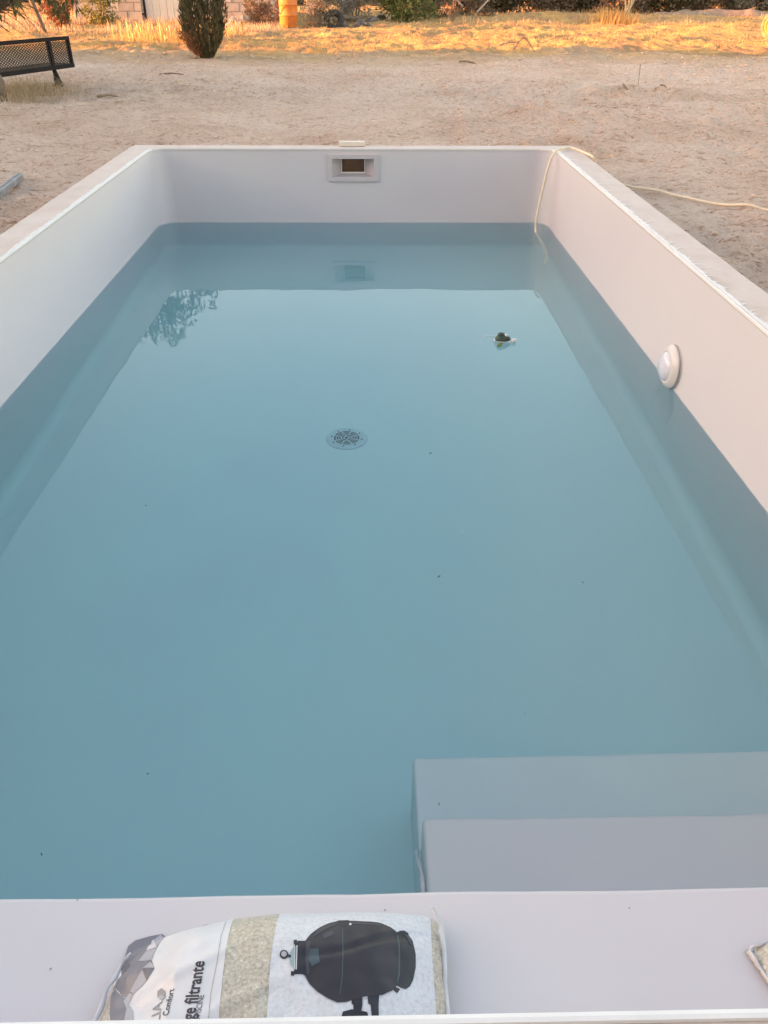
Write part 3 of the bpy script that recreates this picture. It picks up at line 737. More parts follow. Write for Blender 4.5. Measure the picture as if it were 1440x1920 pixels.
# printed picture of a black sand filter lying on its side
body = [(290,300),(330,250),(400,198),(470,167),(540,150),(620,150),(760,155),(860,168),(930,198),(980,240),(1000,290),(1006,420),(1000,560),(980,630),(940,675),(870,706),(750,715),(640,745),(600,757),(530,762),(450,727),(380,682),(320,622),(290,565),(284,430)]
decal('filter_picture', [z2(*p) for p in ((970,240),(1000,224),(1030,222),(1060,240),(1095,300),(1118,400),(1118,500),(1100,590),(1075,640),(1045,662),(1010,652),(970,630))], 'p_black2', 2)
decal('filter_picture', [z2(*p) for p in body], 'p_black', 3)
for P, mt, lv in ((((210,330),(178,380),(168,425),(180,475),(210,518)), 'p_clear', 2), (((212,320),(238,298),(292,300),(292,562),(268,550),(206,550)), 'p_black2', 2), (((204,293),(228,293),(230,322),(204,325)), 'p_black', 3), (((182,528),(208,528),(206,562),(182,562)), 'p_black', 3),
                  (((637,690),(720,690),(718,780),(708,835),(650,835),(650,780),(637,770)), 'p_black2', 2), (((755,680),(845,680),(840,780),(842,890),(790,890),(780,780),(762,770)), 'p_black2', 2), (((572,830),(640,812),(752,832),(760,852),(755,890),(555,890)), 'p_black2', 2),
                  (((955,640),(1002,662),(980,692),(953,672)), 'p_black2', 2), (((325,362),(388,358),(398,460),(340,492),(312,440)), 'p_teal', 4), (((566,200),(572,200),(577,400),(572,560),(555,700),(548,700),(564,560),(569,400)), 'p_teal', 4),
                  (((535,148),(618,146),(612,158),(585,200),(560,200)), 'p_black2', 4), (((975,262),(985,262),(998,330),(1000,420),(998,560),(982,620),(974,620),(988,540),(990,420),(988,330)), 'p_teal', 4), (((400,205),(520,165),(560,166),(440,215),(360,270),(340,275)), 'p_sheen', 4), (((640,165),(760,168),(860,182),(850,192),(760,180),(640,176)), 'p_sheen', 4), (((1030,240),(1062,262),(1090,330),(1080,330),(1050,275)), 'p_sheen', 4), (((420,250),(500,225),(500,260),(430,290)), 'p_sheen', 4), (((300,310),(330,300),(318,420),(322,540),(300,555),(292,430)), 'p_sheen', 4), (((210,340),(216,340),(214,515),(208,515)), 'p_lt', 4), (((224,335),(232,335),(226,517),(218,517)), 'p_lt', 4), (((160,400),(185,408),(180,425),(156,420)), 'p_black', 3),
                  (((716,700),(756,700),(756,735),(716,735)), 'p_mid', 2), (((618,172),(630,168),(640,178),(632,186),(620,184)), 'p_lt', 5)):
    decal('filter_picture', [z2(*p) for p in P], mt, lv)
decal('gauge_picture', [z2(130+32*cos(a), 402+34*sin(a)) for a in np.linspace(0, 2*pi, 19)[:-1]], 'p_black', 3); decal('gauge_picture', [z2(130+21*cos(a), 400+22*sin(a)) for a in np.linspace(0, 2*pi, 17)[:-1]], 'p_mid', 4)
# welded seam flaps at both ends
def flap(pts, wid, mat, name='seam_flap', lift=.012, par=None):
    bm = bmesh.new(); P = smoothpts([Vector(p) for p in pts], 8); prev = None
    for i, p in enumerate(P):
        t = (P[min(i+1, len(P)-1)]-P[max(i-1, 0)]).normalized(); nn = Vector((t.y, -t.x, 0)); w_ = wid*(.75+.5*mnoise.noise(Vector((i*.35, wid*50, 1))))
        z_ = lift*mnoise.noise(Vector((i*.22, 7, wid*9)))
        row = [bm.verts.new(p), bm.verts.new(p+nn*w_*.5+Vector((0,0,z_+.004))), bm.verts.new(p+nn*w_+Vector((0,0,z_*1.5-.002)))]
        if prev: bm.faces.new((prev[0], prev[1], row[1], row[0])); bm.faces.new((prev[1], prev[2], row[2], row[1]))
        prev = row
    o = obj(name, bm, mat, par or bag, smooth=True); sm = o.modifiers.new('thickness', 'SOLIDIFY'); sm.thickness = .0008; return o
flap([(.118,.822,SH+.045), (.134,.79,SH+.035), (.137,.74,SH+.030), (.134,.68,SH+.028), (.136,.60,SH+.028), (.136,.50,SH+.02)], .014, 'p_white')
flap([(-.502,.50,SH+.018), (-.492,.60,SH+.020), (-.482,.66,SH+.022), (-.470,.72,SH+.020), (-.452,.762,SH+.016)], .011, 'p_lt')
flap([(.133,.66,SH+.012), (.137,.60,SH+.010), (.137,.50,SH+.010)], .010, 'p_text', 'dark_print', .004)

bag2 = thing('filter_glass_bag', 'cream corner of a second bag on the shelf at the right picture edge', 'bag', (.702,.752,0), R(16))
bm = bmesh.new(); g2 = []
n1, n2 = 60, 44
def b2(u, v):
    x = .46*u; y = -.29*v
    pr = (1-abs(2*u-1)**2.6)**.6*(1-abs(2*v-1)**2.6)**.6
    z = .085*pr+.006*mnoise.noise(Vector((u*9, v*7, 2)))*pr**.5
    pull = .012*(sin(pi*u)**.5 if 0 < u < 1 else 0)*(1 if v in (0,1) else 0)
    return Vector((x, y, SH+.004+max(z,0)))
for i in range(n1+1): g2.append([bm.verts.new(b2(.5-.5*cos(pi*i/n1), .5-.5*cos(pi*j/n2))) for j in range(n2+1)])
for i in range(n1):
    for j in range(n2): bm.faces.new((g2[i][j], g2[i][j+1], g2[i+1][j+1], g2[i+1][j]))
obj('film_body', bm, 'sandbag', bag2, smooth=True)
f2 = flap([(.40,-.006,SH+.012), (.2,-.001,SH+.014), (.05,.0,SH+.014), (.0,-.006,SH+.016), (-.002,-.06,SH+.014), (.0,-.15,SH+.012), (.0,-.28,SH+.012)][::-1], .012, 'p_lt', par=bag2)

# ------------------------------------------------------------------ foliage helpers
def leafcloud(name, P, D, L, W, mat, parent=None, droop=0.0, roll=None):
    """one small folded leaf (2 triangles) per point"""
    n = len(P); P = np.asarray(P, float); D = np.asarray(D, float); D /= np.linalg.norm(D, axis=1)[:, None]+1e-9
    L = np.broadcast_to(L, n)[:, None]; W = np.broadcast_to(W, n)[:, None]
    r = np.random.randn(n, 3); S = np.cross(D, r); S /= np.linalg.norm(S, axis=1)[:, None]+1e-9
    N = np.cross(D, S)
    a = P; b = P+D*L*.45+S*W*.5+N*W*.12; d = P+D*L*.45-S*W*.5+N*W*.12; c = P+D*L; c = c+np.array([0,0,-1.0])*droop*L
    V = np.stack([a, b, c, d], 1).reshape(-1, 3); base = np.arange(n)*4
    F = np.concatenate([np.stack([base, base+1, base+2], 1), np.stack([base, base+2, base+3], 1)])
    me = bpy.data.meshes.new(name); me.vertices.add(len(V)); me.vertices.foreach_set('co', V.ravel())
    me.loops.add(F.size); me.loops.foreach_set('vertex_index', F.ravel()); me.polygons.add(len(F))
    me.polygons.foreach_set('loop_start', np.arange(0, F.size, 3)); me.polygons.foreach_set('loop_total', np.full(len(F), 3)); me.update(calc_edges=True)
    return obj(name, me, mat, parent)
def lumps(w_, d_, h_, n, per, rs, low=.0):
    """leaf points on the shells of many overlapping lumps filling a w x d x h bush"""
    P = []; D = []
    for _ in range(n):
        a = rs.rand()*2*pi; r = rs.rand()**.5; zz = low+(1-low)*rs.rand()
        k = math.sqrt(max(0.05, 1-(max(0, zz-.25)/.78)**2))
        c = np.array([cos(a)*r*w_/2*k*.8, sin(a)*r*d_/2*k*.8, h_*zz*.9]); s = (.12+.16*rs.rand())*min(w_, h_)
        q = rs.randn(per, 3); q /= np.linalg.norm(q, axis=1)[:, None]; rad = s*(.55+.5*rs.rand(per, 1)); p = c+q*rad*np.array([1, 1, .8]); p[:, 2] = np.maximum(p[:, 2], .02)
        P.append(p); D.append(q+rs.randn(per, 3)*.6+np.array([0, 0, .3]))
    return np.concatenate(P), np.concatenate(D)
def bush(name, label, cat, x, y, w_, d_, h_, leaf, n=26, per=120, L=.09, W=.05, seed=1, group=None, low=0, stems=9):
    rs = np.random.RandomState(seed); t = thing(name, label, cat, gpt(x, y, -.03), 0, group)
    P, D = lumps(w_, d_, h_, n, per, rs, low)
    leafcloud('foliage', P, D, L*(.6+.8*rs.rand(len(P))), W*(.6+.8*rs.rand(len(P))), leaf, t)
    bm = bmesh.new()
    for k in range(stems):
        a = rs.rand()*2*pi; e = np.array([cos(a)*w_*.36*rs.rand(), sin(a)*d_*.36*rs.rand(), h_*(.5+.4*rs.rand())])
        add_tube(bm, [(cos(a)*.05, sin(a)*.05, 0), (e[0]*.4, e[1]*.4, e[2]*.5), tuple(e)], [.02, .013, .005], 5)
    obj('stems', bm, 'twig', t); return t
def stalks(name, pts, hts, mat, spread=.3, w_=.012, seed=1, heads=False, parent=None, seg=3):
    """many thin curved blades or stalks as one mesh"""
    rs = np.random.RandomState(seed); n = len(pts); V = []; F = []
    pts = np.asarray(pts, float); hts = np.broadcast_to(hts, n)
    a = rs.rand(n)*2*pi; ln = spread*rs.rand(n); aw = rs.rand(n)*pi
    for k in range(seg+1):
        t = k/seg; c = pts+np.stack([np.cos(a)*ln*hts*t**1.7, np.sin(a)*ln*hts*t**1.7, hts*t*(1-.12*ln*t)], 1)
        ww = w_*(1-t*.85)+(w_*2.2 if (heads and k == seg-1) else 0); s = np.stack([np.cos(aw), np.sin(aw), 0*aw], 1)*ww*.5
        V.append(c-s); V.append(c+s)
    V = np.stack(V, 1).reshape(-1, 3); m = 2*(seg+1); base = np.arange(n)*m
    F = np.concatenate([np.stack([base+2*k, base+2*k+1, base+2*k+3, base+2*k+2], 1) for k in range(seg)])
    me = bpy.data.meshes.new(name); me.vertices.add(len(V)); me.vertices.foreach_set('co', V.ravel())
    me.loops.add(F.size); me.loops.foreach_set('vertex_index', F.ravel()); me.polygons.add(len(F))
    me.polygons.foreach_set('loop_start', np.arange(0, F.size, 4)); me.polygons.foreach_set('loop_total', np.full(len(F), 4)); me.update(calc_edges=True)
    return obj(name, me, mat, parent)
def gpts(X, Y, dz=-.01): return np.stack([X, Y, ground_z(X, Y)+dz], 1)
def rock(name, loc, s, mat, seed, **kw):
    bm = bmesh.new(); bmesh.ops.create_icosphere(bm, subdivisions=2, radius=1); rs = random.Random(seed)
    o_ = Vector((rs.random()*9, rs.random()*9, 0))
    for v in bm.verts:
        k = 1+.35*mnoise.noise(v.co*1.3+o_)+.15*mnoise.noise(v.co*3+o_); v.co = Vector((v.co.x*s[0]*k, v.co.y*s[1]*k, v.co.z*s[2]*k))
    o = obj(name, bm, mat, loc=loc); o.rotation_euler = (0, 0, rs.random()*6); return tag(o, **kw)

# ------------------------------------------------------------------ farm buildings
SY = 31.0; sx0, sx1 = -9.7, -3.2; gx0, gx1 = -7.40, -5.22; gb = .62; HT = 2.15
m_, nt_, b_ = MAT['block'], MAT['block'].node_tree, MAT['block'].node_tree.nodes['Principled BSDF']
oi = nt_.nodes.new('ShaderNodeObjectInfo'); lk = b_.inputs['Base Color'].links[0].from_socket
hs = nt_.nodes.new('ShaderNodeHueSaturation'); mr = nt_.nodes.new('ShaderNodeMapRange'); mr.inputs[3].default_value = .82; mr.inputs[4].default_value = 1.15
nt_.links.new(oi.outputs['Random'], mr.inputs[0]); nt_.links.new(mr.outputs[0], hs.inputs['Value']); nt_.links.new(lk, hs.inputs['Color']); nt_.links.new(hs.outputs[0], b_.inputs['Base Color'])
shed = thing('block_shed', 'low grey cinder block shed with a cream metal gate behind the cypress', 'shed', (0,0,0))
obj('mortar', box(((sx0+gx0)/2, SY+.10, gb+HT/2-.2), (gx0-sx0, .16, HT+.4)), 'mortar_grey', shed)
obj('mortar', box(((sx1+gx1)/2, SY+.10, gb+HT/2-.2), (sx1-gx1, .16, HT+.4)), 'mortar_grey', shed)
bmk = box((0,0,0), (.488, .2, .238), bev=.006); bme = bpy.data.meshes.new('block'); bmk.to_mesh(bme); bmk.free(); bme.materials.append(MAT['block'])
bmk = box((0,0,0), (.238, .2, .238), bev=.006); bmh = bpy.data.meshes.new('half_block'); bmk.to_mesh(bmh); bmk.free(); bmh.materials.append(MAT['block'])
for (a, b) in ((sx0, gx0), (gx1, sx1)):
    for r in range(9):
        x = a+(.25 if r % 2 else 0)
        if r % 2: obj('block', bmh, None, shed, loc=(a+.125, SY+.09+random.uniform(-.004,.004), gb+.125+r*.25-.1))
        while x+.5 <= b+.01:
            o = obj('block', bme, None, shed, loc=(x+.25, SY+.09+random.uniform(-.004,.004), gb+.125+r*.25-.1)); x += .5
        if b-x > .2: obj('block', bmh, None, shed, loc=(x+.125, SY+.09, gb+.125+r*.25-.1))
obj('side_wall', box((sx0+.1, SY+3.2, gb+HT/2-.2), (.2, 6.0, HT+.4)), 'plaster', shed); obj('side_wall', box((sx1-.1, SY+3.2, gb+HT/2-.2), (.2, 6.0, HT+.4)), 'plaster', shed)
obj('rear_wall', box(((sx0+sx1)/2, SY+6.3, gb+HT/2-.2), (sx1-sx0, .2, HT+.4)), 'plaster', shed)
obj('roof', box(((sx0+sx1)/2, SY+3.15, gb+HT+.08), (sx1-sx0+.4, 6.9, .07), Matrix.Rotation(R(1.5), 3, 'X')), 'roof', shed)
gate = obj('gate', box(((gx0+gx1)/2, SY+.14, gb+HT/2-.05), (gx1-gx0-.10, .02, HT-.1)), 'gate', shed)
bmk = bmesh.new(); add_box(bmk, Vector((0,0,0)), (.225, .016, HT-.15), bev=.004); bmb = bpy.data.meshes.new('board'); bmk.to_mesh(bmb); bmk.free(); bmb.materials.append(MAT['gate'])
for k in range(9): obj('board', bmb, None, gate, loc=(gx0+.05+.12+k*.236, SY+.118+.004*(k % 2), gb+HT/2-.03))
obj('gate_post', box((gx0+.01, SY+.08, gb+HT/2), (.05, .10, HT)), 'bench', shed); obj('gate_post', box((gx1-.01, SY+.08, gb+HT/2), (.05, .10, HT)), 'bench', shed)
obj('hinge', box((gx0+.0, SY+.0, gb+.32), (.14, .05, .05), bev=.01), 'bench', gate)
# farmhouse out of view on the left, added to shade the pool
hx0, hx1, hy0, hy1, hh = -24.0, -16.5, -13.0, 19.0, 4.3
hs_ = thing('shade_farmhouse', 'long low plastered farmhouse out of view, added to shade the pool', 'house', (0,0,0))
obj('wall', box(((hx0+hx1)/2, (hy0+hy1)/2, G0+hh/2-.5), (hx1-hx0, hy1-hy0, hh+1)), 'plaster', hs_)
bm = bmesh.new(); o_ = .35
for yy in (hy0-o_, hy1+.1):
    pass
A = [bm.verts.new(p) for p in ((hx0-o_, hy0-o_, G0+hh), (hx1+o_, hy0-o_, G0+hh), ((hx0+hx1)/2, hy0-o_, G0+hh+.85))]; B = [bm.verts.new(p) for p in ((hx0-o_, hy1+.2, G0+hh), (hx1+o_, hy1+.2, G0+hh), ((hx0+hx1)/2, hy1+.2, G0+hh+.85))]
for k in range(3): bm.faces.new((A[k], A[(k+1)%3], B[(k+1)%3], B[k]))
bm.faces.new(A[::-1]); bm.faces.new(B); bmesh.ops.recalc_face_normals(bm, faces=bm.faces); obj('roof', bm, 'roof', hs_)
for k, yy in enumerate((-10, -5, 0, 8, 13)):
    f_ = obj('window', box((hx1+.02, yy, 1.9), (.06, 1.3, 1.4)), 'white_pvc', hs_)
    obj('pane', box((hx1+.055, yy-.3, 1.9), (.02, .5, 1.2)), 'glass', f_); obj('pane', box((hx1+.055, yy+.3, 1.9), (.02, .5, 1.2)), 'glass', f_)
dr_ = obj('door', box((hx1+.02, 4, 1.4), (.06, 1.1, 2.2)), 'bark', hs_); obj('handle', box((hx1+.07, 4.4, 1.4), (.04, .12, .03)), 'steel', dr_)

# unseen house added behind the camera to darken the near shelf
hb = thing('shade_villa', 'unseen two-storey house added behind the near end of the pool to shade it', 'house', (0,0,0))
obj('wall', box((0, -6.6, 2.4), (17.0, 8.0, 6.2)), 'plaster', hb); obj('roof', box((0, -6.6, 5.62), (17.8, 8.8, .22), bev=.02), 'roof', hb)
for x_, z_ in ((-6,1.6),(-3,1.6),(4.5,1.6),(-6,4.2),(-2,4.2),(2,4.2),(6,4.2)):
    f_ = obj('window', box((x_, -2.58, z_), (1.3, .06, 1.2)), 'white_pvc', hb)
    for s_ in (-.3, .3): obj('pane', box((x_+s_, -2.545, z_), (.5, .02, 1.04)), 'glass', f_)
obj('door', box((1.2, -2.58, 1.35), (1.6, .06, 2.1)), 'bark', hb)
# ------------------------------------------------------------------ orange drum on bricks, leaning rod, pillar
dp = at(541,54); dx_, dy_ = dp.x, dp.y+.3
drum = thing('oil_drum', 'upright rusty orange metal drum standing on flat stones before dry scrub', 'drum', gpt(dx_, dy_, .05))
obj('body', lathe([(0,0), (.275,0), (.285,.012), (.285,.30), (.297,.315), (.285,.33), (.285,.58), (.297,.595), (.285,.61), (.285,.88), (.290,.9), (.278,.9), (.275,.88), (0,.88)], 40), 'drum', drum, smooth=False)
for z_ in (.312, .592): obj('rib', lathe([(.286,z_-.018), (.302,z_-.006), (.302,z_+.006), (.286,z_+.018)], 40), 'drum', drum, smooth=True)
for p in drum.children[0].data.polygons: p.use_smooth = abs(p.normal.z) < .5
for i, (ox, oy) in enumerate(((-.22,-.12), (.16,-.16), (.02,.2))):
    o = obj('flat_stone', box((0,0,0), (.26,.16,.09), bev=.015), 'stone', loc=gpt(dx_+ox, dy_+oy, .0)); o.rotation_euler.z = i*.7
    tag(o, ('flat stone under the left front of the orange drum','flat stone under the right front of the orange drum','flat stone under the back of the orange drum')[i], 'stone', 'flat stones under the drum')
a_ = aty(497,-14,28.6); b_2 = aty(526,26,28.9)
tag(obj('leaning_rod', tube([a_+(a_-b_2)*.6, b_2, b_2+(b_2-a_)*.55], .016, 6), 'steel'), 'thin pale rod leaning left of the orange drum', 'rod')
tag(obj('concrete_pillar', box((-2.25, 38.5, 1.4), (.42, .42, 2.2), bev=.02), 'plaster'), 'pale concrete pillar standing behind the dry scrub', 'pillar')
tag(obj('fence_pole', tube([gpt(2.78, 36.0, -.1), gpt(2.74, 36.0, 2.2)], .028, 8), 'steel'), 'thin grey pole standing in front of the dark brush', 'pole')
tag(obj('wooden_post', tube([gpt(-9.1, 26.2, -.1), gpt(-9.55, 26.2, 1.3)+Vector((0,0,.3))], .07, 8), 'bark'), 'slanting pale post seen under the leaning tree', 'post')

# ------------------------------------------------------------------ bench
bA = Vector((-4.61, 14.15, 0)); bd_ = (Vector((-5.05, 12.60, 0))-bA).normalized(); BL = 2.15
ang = math.atan2(bd_.y, bd_.x)
bench = thing('metal_bench', 'black metal bench with a perforated backrest beside the leaning trunk', 'bench', (bA.x, bA.y, G0), ang)
gz0 = gz(bA.x, bA.y)-G0
T, Bz = 1.048-G0, .640-G0                                  # backrest top and bottom, relative to G0; bench local x runs along it
def fr(bm, a, b, r=.024): 
    a = Vector(a); b = Vector(b); d = (b-a); add_box(bm, (a+b)/2, (d.length+2*r, 2*r, 2*r), d.to_track_quat('X', 'Z').to_matrix(), bev=.004)
bm = bmesh.new(); fr(bm, (0,0,T-.02), (BL,0,T-.02)); fr(bm, (0,0,Bz+.02), (BL,0,Bz+.02), .028); fr(bm, (0,0,Bz+.06), (0,0,T-.06)); fr(bm, (BL,0,Bz+.06), (BL,0,T-.06))
obj('back_frame', bm, 'bench', bench)
for px_ in (.50, 1.95):
    obj('post', box((px_, .0, (T+Bz)/2), (.055, .050, T-Bz-.09)), 'bench', bench)
    bm = bmesh.new(); lx = px_+.03
    fr(bm, (px_-.02,.0,Bz-.02), (px_+.02,.02,-.03), .026); obj('leg', bm, 'bench', bench)
    bm = bmesh.new(); fr(bm, (px_-.06,-.03,Bz-.02), (px_-.32,-.10,-.03), .024); obj('leg', bm, 'bench', bench)
bm = bmesh.new(); pt = .036; ncx = int((BL-.05)/pt); ncz = int((T-Bz-.08)/pt)
for i in range(ncx):
    for j in range(ncz+1):
        cx_ = .03+(i+.5)*pt; cz_ = Bz+.045+(j+(.5 if i % 2 else 0))*pt
        if cz_ > T-.04: continue
        o4 = [bm.verts.new((cx_+pt/2*s*1.001, 0, cz_+pt/2*t_)) for s, t_ in ((-1,-1),(1,-1),(1,1),(-1,1))]
        i8 = [bm.verts.new((cx_+.0135*cos(q), 0, cz_+.0135*sin(q))) for q in [pi/8*5+pi+k*pi/4-pi/8*0 for k in range(8)]]
        for k in range(4): bm.faces.new((o4[k], o4[(k+1)%4], i8[(2*k+2)%8], i8[(2*k+1)%8])); bm.faces.new((o4[k], i8[(2*k+1)%8], i8[2*k]))
bmesh.ops.recalc_face_normals(bm, faces=bm.faces)
MAT['bench_mesh'] = mottled('dusty_iron', (.05,.038,.034,1), (.085,.065,.058,1), 9, .85, 0, 60, .12)
pn = obj('perforated_back', bm, 'bench_mesh', bench); pn.modifiers.new('thickness', 'SOLIDIFY').thickness = .003
bm = bmesh.new(); fr(bm, (0,-.03,Bz+.03), (0,-.42,Bz+.03), .018); fr(bm, (BL,-.03,Bz+.03), (BL,-.42,Bz+.03), .018); fr(bm, (0,-.43,Bz+.03), (BL,-.43,Bz+.03), .018)
obj('seat_frame', bm, 'bench', bench); obj('seat', box((BL/2,-.22,Bz+.034), (BL-.04,.38,.006)), 'bench_mesh', bench)

# ------------------------------------------------------------------ leaning tree at the left, long hanging leaves
tree = thing('leafy_tree', 'leaning tree with long drooping leaves at the left edge beside the bench', 'tree', gpt(-5.12, 12.15, -.05))
T0 = Vector(tree.location)
def W_(x, y, z): return Vector((x, y, z))-T0
bm = bmesh.new()
trunk = smoothpts([(0,0,-.1), (.02,.02,.28), (-.10,.10,.6), (-.42,.30,.95), (-.75,.55,1.05)], 6)
add_tube(bm, trunk, [.175-.06*i/len(trunk)+.012*sin(i*1.3) for i in range(len(trunk))], 12)
limbs = [
 [W_(-5.80,12.75,1.30), W_(-5.55,13.0,1.22), W_(-5.35,13.2,1.36), W_(-5.05,13.3,1.52), W_(-4.6,13.3,1.8), W_(-4.1,13.2,2.35), W_(-3.5,13.0,2.95)],
 [W_(-5.80,12.75,1.32), W_(-5.9,12.9,1.8), W_(-5.6,13.1,2.4), W_(-5.1,13.3,3.0), W_(-4.5,13.4,3.5)],
 [W_(-5.82,12.75,1.32), W_(-6.5,12.9,1.9), W_(-7.1,13.3,2.6), W_(-7.5,13.5,3.3)],
 [W_(-5.05,13.3,1.52), W_(-4.6,13.7,1.75), W_(-4.3,14.1,2.0), W_(-3.9,14.3,2.2)],
 [W_(-5.4,13.15,1.33), W_(-5.5,13.6,1.9), W_(-5.6,14.1,2.7), W_(-5.4,14.4,3.3)]]
for L_ in limbs:
    q = smoothpts(L_, 5); add_tube(bm, q, [.085*(1-.8*i/len(q)) for i in range(len(q))], 8)
q = smoothpts([W_(-5.87,12.7,1.0), W_(-5.82,12.74,1.18), W_(-5.80,12.75,1.32)], 4); add_tube(bm, q, .105, 8)
obj('trunk', bm, 'bark', tree, smooth=True)
rs = np.random.RandomState(5); bm = bmesh.new(); LP = []; LD = []
def twig(p, d, ln, leaves=16):
    p = np.array(p, float); d = np.array(d, float); pts = [tuple(p)]; n = 7
    for k in range(n):
        d = d+np.array([0,0,-.20])+rs.randn(3)*.10; d /= np.linalg.norm(d); p = p+d*ln/n; pts.append(tuple(p))
        for _ in range(leaves//n+1):
            LP.append(p-d*ln/n*rs.rand()); dd_ = d*.5+rs.randn(3)*.55+np.array([0,0,-.65]); LD.append(dd_)
    add_tube(bm, pts, [.008*(1-.7*i/n) for i in range(n+1)], 4, False)
zmax = lambda x: 3.55 if x < -3.3 else 3.0
for L_ in limbs:
    q = smoothpts(L_, 5)
    for i in range(6, len(q)):
        for _ in range(7):
            a = rs.rand()*2*pi; d = (cos(a), sin(a), .25+.5*rs.rand()); twig(q[i], d, .35+.55*rs.rand(), 26)
NB = len(LP)
# boughs reaching out over the yard at the far side, seen mirrored in the water
def mirror(px, py, Y):
    d = FW+RT*((px-720)/F_PX)-UP*((py-960)/F_PX); t = -H/d.z; s = (Y-d.y*t)/d.y
    return Vector((d.x*(t+s), Y, -d.z*s))
lead = smoothpts([W_(-4.1,13.2,2.35), W_(-3.9,13.2,3.0), W_(-3.75,13.2,3.6)], 5); add_tube(bm, lead, [.03-.0015*i for i in range(len(lead))], 6)
lead = smoothpts([W_(-4.6,13.3,1.8), W_(-4.5,13.2,2.8), W_(-4.2,13.2,3.4)], 5); add_tube(bm, lead, [.035-.0015*i for i in range(len(lead))], 6)
for (px, py) in ((325,548),(335,560),(350,550),(365,548),(380,552),(390,562),(372,568),(355,575),(340,585),(325,570),(318,585),(308,600),(330,600),(322,615),(345,590),(300,612),(290,606),(312,622),(335,612),(328,630),(296,625),(284,622),(318,640),(340,625),(350,600),(300,585),(280,615),(310,570),(342,640),(300,640),(322,650),(275,632),(268,645),(360,562),(345,566),(332,592),(314,608),(304,596),(338,604),(292,634),(326,640),(352,585),(380,545),(400,548),(404,562),(396,574)):
    e = mirror(px, py, 12.6+1.0*rs.rand())-T0
    for _ in range(1 if rs.rand() < .75 else 2):
        a = rs.rand()*6.3; s = e+Vector((.10*cos(a), .10*sin(a), .04*rs.randn())); pts = []
        c_e = e+Vector((.20*rs.randn(), .12*rs.randn(), -.20-.14*rs.rand()))
        for k in range(7):
            t = k/6; p_ = s+(c_e-s)*t+Vector((0,0,.07*sin(pi*t))); pts.append(tuple(p_))
            for _q in range(3): LP.append(np.array(p_)+rs.randn(3)*.015); LD.append(np.array([0,0,-.7])+rs.randn(3)*.5)
        add_tube(bm, pts, [.006*(1-.6*k/6) for k in range(7)], 4, False)
# boughs hanging into view at the left top and out over the yard
for (px, py, Y) in ((128,38,13.4),(112,20,13.1),(140,14,13.5),(152,2,13.6),(96,0,13.2),(205,12,13.5),(192,-6,13.3),(175,-8,13.4),(232,-4,13.8),(225,8,13.6),(120,48,13.6),(82,-6,13.3),(72,8,13.8),(40,22,12.9),(30,34,12.8),(8,42,12.8),(60,-5,13.0),(160,-12,13.9),(214,-14,13.9),(128,10,14.2),(105,30,14.0),(146,26,13.9)):
    e = aty(px, py, Y)-T0; s = e+Vector((rs.randn()*.10-.06, rs.randn()*.08, .62+.2*rs.rand()))
    for _ in range(2):
        s2 = s+Vector(tuple(rs.randn(3)*.05)); dv = (e-s2); n = 8; pts = []
        for k in range(n+1):
            t = k/n; p_ = s2+dv*t*.86+Vector((.09*sin(pi*t)*rs.randn(), .05*sin(pi*t)*rs.randn(), .05*sin(pi*t))); pts.append(tuple(p_))
            for _q in range(3): LP.append(np.array(p_)); LD.append(np.array([0,0,-.9])+rs.randn(3)*.42)
        add_tube(bm, pts, [.007*(1-.6*i/n) for i in range(n+1)], 4, False)
tw = obj('twigs', bm, 'bark', tree)
LP = np.array(LP); LD = np.array(LD); k_ = (LP[:, 2]+T0.z > .98) & ~((np.arange(len(LP)) < NB) & (LP[:, 2]+T0.z < 1.62)) & ~((LP[:, 0]+T0.x < -4.95) & (LP[:, 2]+T0.z < 1.5) & (rs.rand(len(LP)) < .35)); LP, LD = LP[k_], LD[k_]
leafcloud('crown', LP, LD, .12*(.6+.7*rs.rand(len(LP))), .026*(.7+.6*rs.rand(len(LP))), 'peach_leaf', tree, .15)

# ------------------------------------------------------------------ cypress shrub
cy = thing('cypress_shrub', 'dark conical cypress shrub standing before the cream gate', 'shrub', gpt(-3.42, 19.4, -.03))
rs = np.random.RandomState(8)
def crad(h): return np.interp(h, [0,.1,.2,.35,.55,.9,1.5,2.1,2.6,2.9], [.12,.20,.26,.37,.45,.47,.45,.32,.15,.0])
n = 15000; h_ = rs.rand(n)**1.05*2.8; a_ = rs.rand(n)*2*pi
tuft = .86+.16*np.sin(a_*7+h_*2.2)*np.sin(h_*5+a_*3)+.10*np.sin(a_*17+h_*9); r_ = crad(h_)*tuft*(.62+.42*rs.rand(n)**.5)
P = np.stack([np.cos(a_)*r_, np.sin(a_)*r_, h_+.04], 1); D = np.stack([np.cos(a_)*.35, np.sin(a_)*.35, np.ones(n)*1.1], 1)+rs.randn(n, 3)*.25
leafcloud('crown', P, D, .10*(.5+.9*rs.rand(n)), .018+.014*rs.rand(n), 'cypress_leaf', cy)
n = 700; h_ = .08+rs.rand(n)*.45; a_ = 3.5+rs.randn(n)*.5; r_ = crad(h_)*(.8+.5*rs.rand(n))
leafcloud('dead_foliage', np.stack([np.cos(a_)*r_, np.sin(a_)*r_, h_], 1), np.stack([np.cos(a_)*.5, np.sin(a_)*.5, np.ones(n)], 1)+rs.randn(n, 3)*.4, .09, .014, 'red_leaf', cy)['kind'] = 'stuff'
obj('trunk', tube([(0,0,-.1), (.01,0,.5), (0,0,1.4), (0,0,2.4)], [.07,.06,.045,.01], 8), 'bark', cy)

